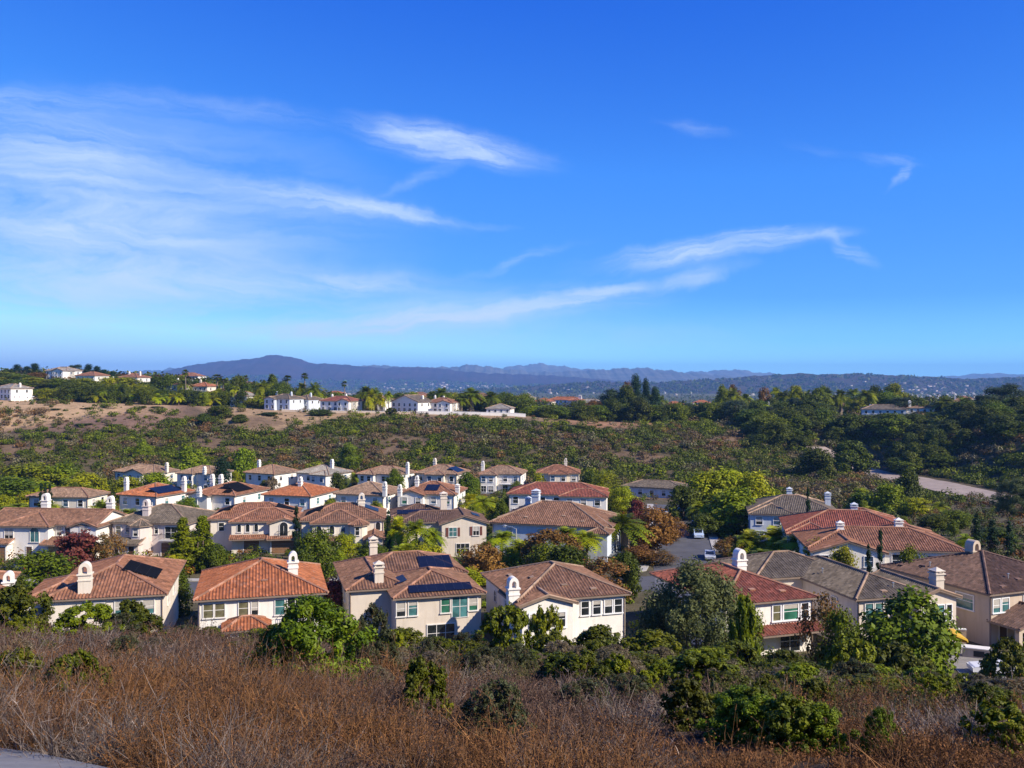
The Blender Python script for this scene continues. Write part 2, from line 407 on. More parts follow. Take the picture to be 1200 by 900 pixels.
at = N(nt, 'ShaderNodeAttribute', attribute_name='tint'); tc = N(nt, 'ShaderNodeTexCoord')
n1 = N(nt, 'ShaderNodeTexNoise'); setin(n1, Scale=0.004, Detail=10.0, Roughness=0.7); L(tc.outputs['Object'], n1.inputs[0])
r1 = ramp(nt, [(0.35, (0.6, 0.62, 0.6)), (0.6, (1.15, 1.1, 1.0))]); L(n1.outputs[0], r1.inputs[0])
mx = mixc(nt, 'MULTIPLY', 1.0); L(at.outputs['Color'], mx.inputs[6]); L(r1.outputs[0], mx.inputs[7]); L(mx.outputs[2], b.inputs['Base Color'])
setin(b, Roughness=1.0, Specular_IOR_Level=0.0); M['mount'] = m
scrub = (0.048, 0.023, 0.036)  # scrub tone with the purple of distance haze put into it
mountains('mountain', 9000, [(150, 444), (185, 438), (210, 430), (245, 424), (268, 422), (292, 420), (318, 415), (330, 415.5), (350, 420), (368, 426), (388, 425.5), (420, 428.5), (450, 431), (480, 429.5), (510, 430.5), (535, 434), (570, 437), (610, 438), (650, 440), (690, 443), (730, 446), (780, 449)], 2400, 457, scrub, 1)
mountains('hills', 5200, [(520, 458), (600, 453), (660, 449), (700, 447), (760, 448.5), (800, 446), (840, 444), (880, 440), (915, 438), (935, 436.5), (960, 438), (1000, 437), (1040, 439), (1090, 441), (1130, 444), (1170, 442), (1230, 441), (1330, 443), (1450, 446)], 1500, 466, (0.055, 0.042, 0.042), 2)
mountains('mountain', 11000, [(330, 440), (400, 434), (430, 428), (442, 426.5), (455, 429), (480, 430), (515, 430), (540, 428.5), (553, 426.5), (570, 429), (590, 432), (630, 436), (680, 434), (715, 432), (735, 431), (748, 430.5), (765, 432), (800, 436), (850, 440), (900, 443)], 3000, 452, (0.11, 0.10, 0.095), 3)  # paler range: distance haze painted into the colour
mountains('mountain', 13800, [(480, 440), (560, 435), (590, 430), (615, 427), (632, 425.5), (650, 428), (690, 433), (740, 436), (800, 436.5), (840, 434), (860, 432.5), (885, 436), (940, 441), (1000, 443), (1090, 442), (1130, 440), (1155, 437), (1180, 439), (1230, 440), (1330, 444)], 4000, 450, (0.14, 0.13, 0.12), 4, 0.9)  # palest range, still more haze put into its colour
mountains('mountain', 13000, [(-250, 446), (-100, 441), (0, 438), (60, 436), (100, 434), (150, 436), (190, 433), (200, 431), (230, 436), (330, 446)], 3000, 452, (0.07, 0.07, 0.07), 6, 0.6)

# ------------------------------------------------------------------ camera, sun, sky, air
cam = bpy.data.cameras.new('camera'); cam.sensor_width = 36; cam.lens = 36*F/1200; cam.clip_end = 120000; cam.clip_start = 0.1
co = bpy.data.objects.new('camera', cam); col.objects.link(co); co.rotation_euler = (R(90) - math.atan(5/F), 0, 0); sc.camera = co
SUN_AZ, SUN_EL = R(61), R(36)            # from straight behind the camera towards its right
sd = Vector((sin(SUN_AZ)*cos(SUN_EL), -cos(SUN_AZ)*cos(SUN_EL), sin(SUN_EL)))
sun = bpy.data.lights.new('sun', 'SUN'); sun.energy = 5.0; sun.angle = R(0.55); sun.color = (1.0, 0.90, 0.76)
so = bpy.data.objects.new('sun', sun); col.objects.link(so); so.rotation_euler = (-sd).to_track_quat('-Z', 'Y').to_euler()

w = bpy.data.worlds.new('World'); sc.world = w; w.use_nodes = True
nt = w.node_tree; L = nt.links.new
bg = nt.nodes['Background']; bg.inputs[1].default_value = 0.10
sky = N(nt, 'ShaderNodeTexSky', sky_type='NISHITA', sun_disc=False, sun_elevation=SUN_EL, sun_rotation=math.atan2(sd.x, sd.y), altitude=100, air_density=1.0, dust_density=0.15, ozone_density=3.0)
# grade the sky's own brightness scale into the deep, clear blue of the day
sp = N(nt, 'ShaderNodeSeparateColor'); L(sky.outputs[0], sp.inputs[0])
sm = N(nt, 'ShaderNodeMapRange'); setin(sm, From_Min=0.6, From_Max=9.0); L(sp.outputs[0], sm.inputs[0])
def q(lin): return (lin*8.41 - 0.6)/8.4
sr = ramp(nt, [(0.0, (.011, .09, .52)), (q(.136), (.0185, .150, .74)), (q(.226), (.061, .305, .95)), (q(.434), (.125, .46, 1.05)), (q(.617), (.28, .78, 1.2)), (q(.75), (.48, 1.08, 1.35)), (1.0, (.6, .8, 1.0))])
L(sm.outputs[0], sr.inputs[0])
hs = N(nt, 'ShaderNodeVectorMath', operation='MULTIPLY'); L(sr.outputs[0], hs.inputs[0]); hs.inputs[1].default_value = (6.7, 6.7, 7.2)
tc = N(nt, 'ShaderNodeTexCoord'); sx = N(nt, 'ShaderNodeSeparateXYZ'); L(tc.outputs['Generated'], sx.inputs[0])
def M2(op, a, b2=None, clamp=False):
    n = N(nt, 'ShaderNodeMath', operation=op, use_clamp=clamp)
    for k, v in enumerate((a, b2)):
        if v is None: continue
        if isinstance(v, (int, float)): n.inputs[k].default_value = v
        else: L(v, n.inputs[k])
    return n.outputs[0]
yc = M2('MAXIMUM', sx.outputs[1], 0.05)
u = M2('DIVIDE', sx.outputs[0], yc); v = M2('DIVIDE', sx.outputs[2], yc)
front = M2('MULTIPLY', M2('GREATER_THAN', sx.outputs[1], 0.06), M2('GREATER_THAN', sx.outputs[2], 0.0))
cb = N(nt, 'ShaderNodeCombineXYZ'); L(u, cb.inputs[0]); L(v, cb.inputs[1])
# bend the cloud layer so that the wisps are not straight
wn = N(nt, 'ShaderNodeTexNoise'); setin(wn, Scale=5.0, Detail=3.0); L(cb.outputs[0], wn.inputs[0])
ws = N(nt, 'ShaderNodeVectorMath', operation='SUBTRACT'); L(wn.outputs['Color'], ws.inputs[0]); ws.inputs[1].default_value = (0.5, 0.5, 0.5)
wm = N(nt, 'ShaderNodeVectorMath', operation='MULTIPLY'); L(ws.outputs[0], wm.inputs[0]); wm.inputs[1].default_value = (0.10, 0.04, 0)
wa = N(nt, 'ShaderNodeVectorMath', operation='ADD'); L(cb.outputs[0], wa.inputs[0]); L(wm.outputs[0], wa.inputs[1])
# a finer ripple on top, so that the streaks break into threads
wn2 = N(nt, 'ShaderNodeTexNoise'); setin(wn2, Scale=26.0, Detail=6.0, Roughness=.65); L(cb.outputs[0], wn2.inputs[0])
ws2 = N(nt, 'ShaderNodeVectorMath', operation='SUBTRACT'); L(wn2.outputs['Color'], ws2.inputs[0]); ws2.inputs[1].default_value = (0.5, 0.5, 0.5)
wm2 = N(nt, 'ShaderNodeVectorMath', operation='MULTIPLY'); L(ws2.outputs[0], wm2.inputs[0]); wm2.inputs[1].default_value = (0.045, 0.016, 0)
wb = N(nt, 'ShaderNodeVectorMath', operation='ADD'); L(wa.outputs[0], wb.inputs[0]); L(wm2.outputs[0], wb.inputs[1]); wa = wb
def fibre(ang, sx_, sy_, seed, lo, hi, rough=0.68):
    mp = N(nt, 'ShaderNodeMapping', vector_type='POINT'); mp.inputs['Rotation'].default_value = (0, 0, R(ang)); mp.inputs['Scale'].default_value = (1, 1, 1); L(wa.outputs[0], mp.inputs[0])
    m3 = N(nt, 'ShaderNodeMapping'); m3.inputs['Scale'].default_value = (sx_, sy_, 1); m3.inputs['Location'].default_value = (seed, seed*1.7, seed); L(mp.outputs[0], m3.inputs[0])
    nz = N(nt, 'ShaderNodeTexNoise'); setin(nz, Scale=1.0, Detail=10.0, Roughness=rough, Distortion=0.9); L(m3.outputs[0], nz.inputs[0])
    mr = N(nt, 'ShaderNodeMapRange'); setin(mr, From_Min=lo, From_Max=hi); L(nz.outputs[0], mr.inputs[0]); return mr.outputs[0]
fibA = fibre(10, 4.2, 40, 1.3, 0.41, 0.64, .70)      # falling towards the east
fibB = fibre(-9, 4.0, 44, 4.1, 0.41, 0.64, .70)      # rising towards the east
soft = fibre(4, 3.2, 20, 7.7, 0.36, 0.70, 0.68)
total = None
#         px   py   half-length, half-width (px), angle (deg, + rises to the east), strength, fibres
CLOUDS = [(470,376,140,13,5,0.42,'S'), (600,356,130,10,10,0.5,'S'), (690,342,70,8,12,0.5,'S'), (840,289,140,12,7,0.42,'S'), (420,248,110,12,-9,0.45,'S'), (540,178,100,14,-11,0.35,'S'),
          (520,170,130,26,-11,0.62,'A'), (560,185,80,12,-8,0.40,'A'), (370,238,150,20,-10,0.50,'A'), (440,250,80,11,-9,0.62,'A'), (300,328,240,26,-2,0.45,'A'), (430,332,80,12,-5,0.45,'A'),
          (470,376,150,12,6,0.55,'B'), (590,358,130,11,9,0.62,'B'), (690,342,75,9,12,0.66,'B'), (540,366,260,26,8,0.45,'B'), (330,385,200,14,3,0.40,'B'), (60,185,150,50,-8,0.55,'A'), (120,270,330,150,-4,0.62,'S'), (70,330,260,80,0,0.42,'S'),
          (820,294,150,15,7,0.55,'B'), (925,273,70,10,5,0.62,'B'), (982,291,40,10,-30,0.62,'A'), (790,300,120,8,8,0.30,'B'), (812,323,62,12,11,0.40,'B'),
          (1045,186,46,8,-8,0.34,'A'), (1060,205,28,6,35,0.34,'B'), (610,303,80,6,15,0.30,'B'), (805,152,44,9,-14,0.14,'A'), (955,174,44,7,-8,0.10,'A'),
          (60,125,150,22,-4,0.26,'A'), (350,378,380,50,3,0.36,'S'), (250,130,160,16,-8,0.16,'A'), (560,265,50,5,-4,0.22,'A'), (490,215,55,10,25,0.16,'B'), (700,395,300,26,2,0.16,'S')]
for (px, py, hl, hw, ang, st, fb) in CLOUDS:
    mp = N(nt, 'ShaderNodeMapping', vector_type='TEXTURE')
    mp.inputs['Location'].default_value = ((px-CX)/F, (HY-py)/F, 0); mp.inputs['Rotation'].default_value = (0, 0, R(ang)); mp.inputs['Scale'].default_value = (hl/F*1.3, hw/F*1.3, 1)
    L(wa.outputs[0], mp.inputs[0])
    ln = N(nt, 'ShaderNodeVectorMath', operation='LENGTH'); L(mp.outputs[0], ln.inputs[0])
    mr = N(nt, 'ShaderNodeMapRange', interpolation_type='SMOOTHSTEP'); setin(mr, From_Min=1.0, From_Max=0.0, To_Min=0.0, To_Max=min(.95, st*1.45)); L(ln.outputs[1], mr.inputs[0])
    f = {'A': fibA, 'B': fibB, 'S': soft}[fb]
    c = M2('MULTIPLY', mr.outputs[0], M2('ADD', M2('MULTIPLY', f, 0.85), 0.15))
    if total is None: total = c
    else: total = M2('SUBTRACT', M2('ADD', total, c), M2('MULTIPLY', total, c))
cover = M2('MULTIPLY', total, front, True)
mx = mixc(nt); L(cover, mx.inputs[0]); L(hs.outputs[0], mx.inputs[6]); mx.inputs[7].default_value = (4.5, 5.6, 7.2, 1)
L(mx.outputs[2], bg.inputs[0])

hz = MB(); hz.box(-22000, 22000, -900, 17800, -110, 300)
m = bpy.data.materials.new('haze_air'); m.use_nodes = True; nt = m.node_tree; nt.nodes.clear()
out = N(nt, 'ShaderNodeOutputMaterial'); pv = N(nt, 'ShaderNodeVolumePrincipled')
pv.inputs['Color'].default_value = (0.24, 0.52, 1.0, 1); pv.inputs['Density'].default_value = 7.6e-5; pv.inputs['Anisotropy'].default_value = 0.0
nt.links.new(pv.outputs[0], out.inputs['Volume'])
tag(hz.build('haze', m), 'thin blue haze over the far valley', 'haze', kind='stuff')

sc.view_settings.view_transform = 'Standard'; sc.view_settings.look = 'None'; sc.view_settings.exposure = 0.58; sc.view_settings.gamma = 1
sc.render.engine = 'CYCLES'
sc.cycles.use_denoising = True
try: sc.cycles.denoiser = 'OPENIMAGEDENOISE'
except Exception: pass
sc.cycles.max_bounces = 5; sc.cycles.diffuse_bounces = 3; sc.cycles.glossy_bounces = 2; sc.cycles.transmission_bounces = 3; sc.cycles.volume_bounces = 0; sc.cycles.transparent_max_bounces = 4
sc.cycles.sample_clamp_indirect = 6

# ================================================================== HOUSES
def corrugate(mb, poly, period, amp):
    """clay tiles laid on one roof plane; poly[0]-poly[1] is the eave"""
    P = [Vector(p) for p in poly]; A, B = P[0], P[1]
    u = (B - A).normalized(); n = (B - A).cross(P[2] - B).normalized()
    if n.z < 0: n = -n
    v = n.cross(u)
    if v.z < 0: v = -v
    p2 = [((p - A).dot(u), (p - A).dot(v)) for p in P]
    lo, hi = min(p[0] for p in p2), max(p[0] for p in p2)
    us = sorted(set([round(p[0], 4) for p in p2] + ([round(lo + k*period/4, 4) for k in range(int((hi-lo)/period*4) + 1)] if amp else [])))
    def rng_(x):
        vs = []
        for i in range(len(p2)):
            (a0, b0), (a1, b1) = p2[i], p2[(i+1) % len(p2)]
            if abs(a1 - a0) < 1e-6:
                if abs(x - a0) < 1e-3: vs += [b0, b1]
            elif min(a0, a1) - 1e-4 <= x <= max(a0, a1) + 1e-4: vs.append(b0 + (b1-b0)*(x-a0)/(a1-a0))
        return min(vs), max(vs)
    prev = None
    for x in us:
        b0, b1 = rng_(x); h = amp*(0.5 + 0.5*cos(2*pi*x/period)) if amp else 0
        q = (A + u*x + v*b0 + n*h, A + u*x + v*b1 + n*h, (x/period, b0/0.40), (x/period, b1/0.40))
        if prev and x - prev[4] > 1e-4:
            mb.face([prev[0], q[0], q[1], prev[1]], [prev[2], q[2], q[3], prev[3]])
        prev = (*q, x)

FOOT = []; GZ = 5.75
rb = random.Random(3)
class House:
    """collects wings in local coordinates (x along the front, y away from it, z up), then builds the parts"""
    def __init__(s, name, x, y, rot, wall='white', roof='t_brown', ridge='ridge', label='', group=None, fine=True, trim='trim', z=None, cat='house', eave='trim_dark'):
        s.z = Tz(x, y) if z is None else z
        s.root = tag(empty(name, (x, y, s.z), R(rot)), label, cat, group)
        s.W, s.Rf, s.Rg, s.E = MB(), MB(), MB(), MB()
        s.wm, s.rm, s.gm, s.tm, s.em = M[wall], M[roof], M[ridge], M[trim], M[eave]
        s.fine = fine; s.per = 0.34 if fine else 1.0; s.amp = 0.095 if fine else 0.0
        s.planes = {}
    # ---- roofs
    def _ridge(s, a, b, r=0.15):
        a, b = Vector(a), Vector(b)
        if (b - a).length < 0.3: return
        s.Rg.tube([a, b], r if s.fine else 0.2, 6)
    def hip(s, x0, x1, y0, y1, z, pitch=0.34, oh=0.5, key=None):
        X0, X1, Y0, Y1 = x0-oh, x1+oh, y0-oh, y1+oh; w, d = X1-X0, Y1-Y0; h = min(w, d)/2*pitch
        if w >= d: r0, r1 = (X0+d/2, (Y0+Y1)/2, z+h), (X1-d/2, (Y0+Y1)/2, z+h)
        else: r0, r1 = ((X0+X1)/2, Y0+w/2, z+h), ((X0+X1)/2, Y1-w/2, z+h)
        a, b, c, e = (X0,Y0,z), (X1,Y0,z), (X1,Y1,z), (X0,Y1,z)
        if w >= d: polys = dict(front=[a,b,r1,r0], back=[c,e,r0,r1], right=[b,c,r1], left=[e,a,r0])
        else: polys = dict(front=[a,b,r0], back=[c,e,r1], right=[b,c,r1,r0], left=[e,a,r0,r1])
        for k, p in polys.items():
            if len(p) == 4 and (Vector(p[2])-Vector(p[3])).length < 0.05: p = p[:3]
            corrugate(s.Rf, p, s.per, s.amp); s.planes[(key, k)] = p
        o = Vector((0,0,0.06))
        near0 = [a, e] if w >= d else [a, b]; near1 = [b, c] if w >= d else [c, e]
        for q in near0: s._ridge(Vector(q)+o, Vector(r0)+o)
        for q in near1: s._ridge(Vector(q)+o, Vector(r1)+o)
        s._ridge(Vector(r0)+o, Vector(r1)+o)
        s.E.box(X0+.03, X1-.03, Y0+.03, Y1-.03, z-0.2, z-0.015)
        return z + h
    def gable(s, x0, x1, y0, y1, z, axis='y', pitch=0.34, oh=0.5, key=None, fill=True):
        og = 0.35
        if axis == 'y':
            X0, X1, Y0, Y1 = x0-oh, x1+oh, y0-og, y1+og; xm = (X0+X1)/2; h = (X1-X0)/2*pitch
            r0, r1 = (xm,Y0,z+h), (xm,Y1,z+h)
            polys = dict(left=[(X0,Y1,z),(X0,Y0,z),r0,r1], right=[(X1,Y0,z),(X1,Y1,z),r1,r0])
            rakes = [((X0,Y,z),(xm,Y,z+h)) for Y in (Y0+.05, Y1-.05)] + [((X1,Y,z),(xm,Y,z+h)) for Y in (Y0+.05, Y1-.05)]
            if fill:
                hz_ = (x1-x0)/2*pitch
                s.W.prism([(x0, z-.1), (x1, z-.1), (x1, z+oh*pitch-.03), (xm, z+h-.03), (x0, z+oh*pitch-.03)], y0, y1, lambda p, t: (p[0], t, p[1]))
        else:
            X0, X1, Y0, Y1 = x0-og, x1+og, y0-oh, y1+oh; ym = (Y0+Y1)/2; h = (Y1-Y0)/2*pitch
            r0, r1 = (X0,ym,z+h), (X1,ym,z+h)
            polys = dict(front=[(X0,Y0,z),(X1,Y0,z),r1,r0], back=[(X1,Y1,z),(X0,Y1,z),r0,r1])
            rakes = [((X,Y0,z),(X,ym,z+h)) for X in (X0+.05, X1-.05)] + [((X,Y1,z),(X,ym,z+h)) for X in (X0+.05, X1-.05)]
            if fill:
                s.W.prism([(y0, z-.1), (y1, z-.1), (y1, z+oh*pitch-.03), (ym, z+h-.03), (y0, z+oh*pitch-.03)], x0, x1, lambda p, t: (t, p[0], p[1]))
        for k, p in polys.items(): corrugate(s.Rf, p, s.per, s.amp); s.planes[(key, k)] = p
        for a, b in rakes:
            s.E.beam(Vector(a)-Vector((0,0,.12)), Vector(b)-Vector((0,0,.12)), 0.1, 0.2)
            s._ridge(Vector(a)+Vector((0,0,.05)), Vector(b)+Vector((0,0,.05)), 0.12)
        s._ridge(Vector(r0)+Vector((0,0,.06)), Vector(r1)+Vector((0,0,.06)))
        # gutters
        if axis == 'y':
            for X in (X0, X1): s.E.box(X-.06, X+.06, Y0+.02, Y1-.02, z-.17, z-.02)
        else:
            for Y in (Y0, Y1): s.E.box(X0+.02, X1-.02, Y-.06, Y+.06, z-.17, z-.02)
        return z + h
    def shed(s, x0, x1, y0, y1, z, pitch=0.32, key=None):
        """lean-to roof: low edge at y0, high edge at y1"""
        h = (y1-y0)*pitch; p = [(x0,y0,z),(x1,y0,z),(x1,y1,z+h),(x0,y1,z+h)]
        corrugate(s.Rf, p, s.per, s.amp); s.planes[(key, 'front')] = p
        s.E.box(x0+.02, x1-.02, y0+.02, y0+.14, z-.2, z-.02)
        s.W.prism([(y0+.3, z-.18), (y1, z-.18), (y1, z+h-.06), (y0+.3, z+.3*pitch-.06)], x0+.15, x1-.15, lambda q, t: (t, q[0], q[1]))
        s._ridge((x0, y0, z+.04), (x0, y1, z+h+.04), .12); s._ridge((x1, y0, z+.04), (x1, y1, z+h+.04), .12)
    # ---- bodies
    def body(s, x0, x1, y0, y1, z1, z0=-1.0): s.W.box(x0, x1, y0, y1, z0, z1-0.1)
    def wing(s, x0, x1, y0, y1, h, roof='hip', pitch=0.34, oh=0.5, key=None):
        FOOT.append((s.root, x0, x1, y0, y1))
        s.body(x0, x1, y0, y1, h)
        if roof == 'hip': return s.hip(x0, x1, y0, y1, h, pitch, oh, key)
        return s.gable(x0, x1, y0, y1, h, roof, pitch, oh, key)
    def turret(s, x, y, r, h, pitch=0.42, n=8):
        c = [(x + r*cos(2*pi*(k+.5)/n), y + r*sin(2*pi*(k+.5)/n)) for k in range(n)]
        s.W.prism(c, -1.0, h, lambda p, t: (p[0], p[1], t))
        ro = r + 0.4; e = [(x + ro*cos(2*pi*(k+.5)/n), y + ro*sin(2*pi*(k+.5)/n), h) for k in range(n)]
        top = (x, y, h + ro*pitch)
        for k in range(n):
            corrugate(s.Rf, [e[k], e[(k+1) % n], top], s.per, s.amp); s._ridge(Vector(e[k])+Vector((0,0,.04)), Vector(top)+Vector((0,0,.04)), .1)
        s.E.prism([(q[0]*1, q[1]*1) for q in e], h-.2, h-.02, lambda p, t: (p[0], p[1], t))
    def pipe(s, x, y, z1, side=0):
        b = MB(); b.tube([(x, y, -.6), (x, y, z1-.45), (x, y-.0, z1-.2)], .06, 6); b.build('downpipe', s.em, s.root)
    def done(s):
        if s.fine:
            _, x0, x1, y0, y1 = [f for f in FOOT if f[0] is s.root][0]
            s.pipe(x0+.12, y0-.08, GZ); s.pipe(x1-.12, y0-.08, GZ)
        s.W.build('wall', s.wm, s.root)
        r = s.Rf.build('roof', s.rm, s.root)
        if s.Rg.v: s.Rg.build('ridge_tiles', s.gm, r)
        s.E.build('eaves', s.em, s.root)
        s.roof_ob = r
        return s
    # ---- openings on a wall: side = front/back/left/right at plane position p; u runs along the wall as seen from outside
    def _face(s, side, p, u, z):
        return {'front': ((u, p, z), 0.0), 'right': ((p, u, z), pi/2), 'left': ((p, u, z), -pi/2), 'back': ((u, p, z), pi)}[side]
    _cache = {}
    def window(s, side, p, u, z, w, h, glass_='g_dark', arch=False, mull=1, trim=None, sill=True, shutters=False, name='window', fr=0.10):
        loc, rz = s._face(side, p, u, z)
        tm = M[trim] if trim else s.tm
        key = (round(w,2), round(h,2), arch, mull, sill, tm.name, glass_, fr)
        if key not in House._cache:
            f, g = MB(), MB(); d0, d1 = -0.10, 0.03
            hr = h - w/2 if arch else h
            if arch:
                n = 12
                for k in range(n):
                    a0, a1 = pi*k/n, pi*(k+1)/n
                    ro, ri = w/2 + fr, w/2
                    q = [(ro*cos(a0), hr+ro*sin(a0)), (ro*cos(a1), hr+ro*sin(a1)), (ri*cos(a1), hr+ri*sin(a1)), (ri*cos(a0), hr+ri*sin(a0))]
                    f.prism(q, d0, d1, lambda p_, t: (p_[0], t, p_[1]))
                g.prism([(-w/2, 0), (w/2, 0)] + [(w/2*cos(pi*k/n), hr + w/2*sin(pi*k/n)) for k in range(n+1)], -0.03, 0.03, lambda p_, t: (p_[0], t, p_[1]))
            else:
                f.box(-w/2-fr, w/2+fr, d0, d1, h, h+fr)
                g.box(-w/2+.002, w/2-.002, -0.03, 0.03, .002, h-.002)
            f.box(-w/2-fr, -w/2, d0, d1, 0, hr); f.box(w/2, w/2+fr, d0, d1, 0, hr)
            if sill: f.box(-w/2-fr-.06, w/2+fr+.06, d0-.07, d1, -fr-.02, -0.001)
            else: f.box(-w/2-fr, w/2+fr, d0+.01, d1, -fr*.6, -0.001)
            for k in range(1, mull+1):
                x = -w/2 + w*k/(mull+1); f.box(x-.03, x+.03, -0.06, d1-.002, .001, hr)
            if not arch and h > 1.1: f.box(-w/2, w/2, -0.055, d1-.004, h*.52, h*.52+.05)
            House._cache[key] = (f.mesh('window', tm), g.mesh('pane', M[glass_]))
        a, b = House._cache[key]
        o = link(name, a, s.root, loc, rz); pn = link('pane', b, o)
        if not arch and glass_ != 'g_blind' and s.fine and rb.random() < .5:
            k2 = ('blind', round(w, 2), round(h, 2), rb.randrange(3))
            if k2 not in House._cache:
                q = MB(); zb = h*(.72, .5, .34)[k2[3]]; z_ = zb
                while z_ < h - .03: q.box(-w/2+.02, w/2-.02, -.05, -.033, z_, z_+.075); z_ += .09
                House._cache[k2] = q.mesh('blind', M['blind'])
            link('blind', House._cache[k2], o)
        if shutters:
            for sx_ in (-1, 1):
                q = MB(); x = sx_*(w/2 + fr + .26); q.box(x-.22, x+.22, -.07, .02, 0, h)
                q.build('shutter', M['shutter'], o)
        return o
    def garage(s, side, p, u, w=4.8, h=2.3):
        loc, rz = s._face(side, p, u, 0.02); f, d = MB(), MB()
        for x in (-w/2-.16, w/2): f.box(x, x+.16, -.1, .03, -.9, h)
        f.box(-w/2-.16, w/2+.16, -.12, .03, h, h+.2)
        n = 4
        for k in range(n):
            d.box(-w/2+.004, w/2-.004, -.02, .03, h*k/n+.012, h*(k+1)/n-.012)
            for j in range(6): x = -w/2 + w*(j+.5)/6; d.box(x-w/15, x+w/15, -.045, -.018, h*k/n+.1, h*(k+1)/n-.1)
        o = f.build('garage_surround', s.tm, s.root, loc, rz); d.build('garage_door', M['garage'], o)
    def door(s, side, p, u, w=1.0, h=2.1, m='door', z=0.05):
        loc, rz = s._face(side, p, u, z); f, d, k = MB(), MB(), MB()
        for x in (-w/2-.1, w/2): f.box(x, x+.1, -.08, .03, 0, h)
        f.box(-w/2-.1, w/2+.1, -.09, .03, h, h+.12)
        d.box(-w/2+.003, w/2-.003, -.03, .02, .01, h-.003); d.box(-w/2+.14, w/2-.14, -.05, -.028, h*.12, h*.45); d.box(-w/2+.14, w/2-.14, -.05, -.028, h*.52, h*.92)
        o = f.build('door_frame', s.tm, s.root, loc, rz); d.build('door', M[m], o)
    def chimney(s, x, y, z0, z1, w=1.0, d=0.9, style='arch', mat=None):
        """shaft from z0 up to z1, then a cap: an arched hood with an opening, or a flat pyramid cap"""
        m = mat or s.wm; b = MB(); b.box(-w/2, w/2, -d/2, d/2, z0, z1)
        b.box(-w/2-.07, w/2+.07, -d/2-.07, d/2+.07, z1-.62, z1-.47)
        c = b.build('chimney', m, s.root, (x, y, 0)); k = MB()
        k.box(-w/2-.12, w/2+.12, -d/2-.12, d/2+.12, z1, z1+.14)
        if style == 'arch':
            n = 10; ro, ri, hh = w/2-.04, max(.13, w/2-.34), .42
            for sx_ in (-1, 1): k.box(*(sorted((sx_*ri, sx_*ro))), -d/2, d/2, z1+.14, z1+.14+hh)
            for q in range(n):
                a0, a1 = pi*q/n, pi*(q+1)/n; zc = z1+.14+hh
                k.prism([(ro*cos(a0), zc+ro*sin(a0)*1.35), (ro*cos(a1), zc+ro*sin(a1)*1.35), (ri*cos(a1), zc+ri*sin(a1)*1.35), (ri*cos(a0), zc+ri*sin(a0)*1.35)], -d/2, d/2, lambda p, t: (p[0], t, p[1]))
        else:
            for sx_ in (-1, 1):
                for sy in (-1, 1): k.box(*sorted((sx_*(w/2-.18), sx_*(w/2-.02))), *sorted((sy*(d/2-.18), sy*(d/2-.02))), z1+.14, z1+.42)
            a = [(-w/2-.05,-d/2-.05,z1+.42),(w/2+.05,-d/2-.05,z1+.42),(w/2+.05,d/2+.05,z1+.42),(-w/2-.05,d/2+.05,z1+.42)]; t = (0,0,z1+.78)
            k.box(-w/2-.1, w/2+.1, -d/2-.1, d/2+.1, z1+.36, z1+.44)
            for q in range(4): k.face([a[q], a[(q+1)%4], t])
        k.build('chimney_cap', m, c)
    def on_plane(s, key, side, fu, fv):
        """point, u, v, normal on a roof plane at fraction fu along the eave, fv metres up the slope"""
        p = [Vector(q) for q in s.planes[(key, side)]]; u = (p[1]-p[0]); n = u.cross(p[2]-p[1]).normalized()
        if n.z < 0: n = -n
        v = n.cross(u.normalized())
        if v.z < 0: v = -v
        return p[0] + u*fu + v*fv, u.normalized(), v, n
    def solar(s, key, side, fu, v0, nu, nv, m='solar_blue', pw=1.0, ph=1.65):
        """nu x nv panels, lower edge centre at fraction fu of the eave and v0 metres up the slope"""
        p, u, v, n = s.on_plane(key, side, fu, v0); b, fmb = MB(), MB()
        for i in range(nu):
            for j in range(nv):
                a = p + u*((i-nu/2)*(pw+.02)) + v*(j*(ph+.02)) + n*.2
                q = [a, a+u*pw, a+u*pw+v*ph, a+v*ph]; t = [x - n*.05 for x in q]
                b.face(q, [(i*1.0, j*1.65), (i+1.0, j*1.65), (i+1.0, j*1.65+1.65), (i*1.0, j*1.65+1.65)])
                for k in range(4): b.face([t[k], t[(k+1)%4], q[(k+1)%4], q[k]], [(0.5, 0.5)]*4)
        for j in range(nv):
            for o in (.35, ph-.35):
                a = p + u*(-nu/2*(pw+.02)) + v*(j*(ph+.02)+o) + n*.11; fmb.beam(a, a + u*nu*(pw+.02), .05, .06)
        o = b.build('solar_panel', M[m], s.root); fmb.build('mounting_rail', M['metal'], o)
    def vent(s, key, side, fu, v0, kind='pipe'):
        p, u, v, n = s.on_plane(key, side, fu, v0); b = MB()
        if kind == 'pipe': b.tube([p, p+Vector((0,0,.55))], .07, 7); b.box(p.x-.1, p.x+.1, p.y-.1, p.y+.1, p.z+.5, p.z+.58)
        else:
            for k in range(4): pass
            a = p + n*.02
            q = [a-u*.35, a+u*.35, a+u*.35+v*.5, a-u*.35+v*.5]; t = [q[0]+n*.16, q[1]+n*.16, q[2]+n*.05, q[3]+n*.05]
            b.face(t); 
            for k in range(4): b.face([q[k], q[(k+1)%4], t[(k+1)%4], t[k]])
        b.build('roof_vent', s.gm if kind != 'pipe' else M['metal'], s.root)
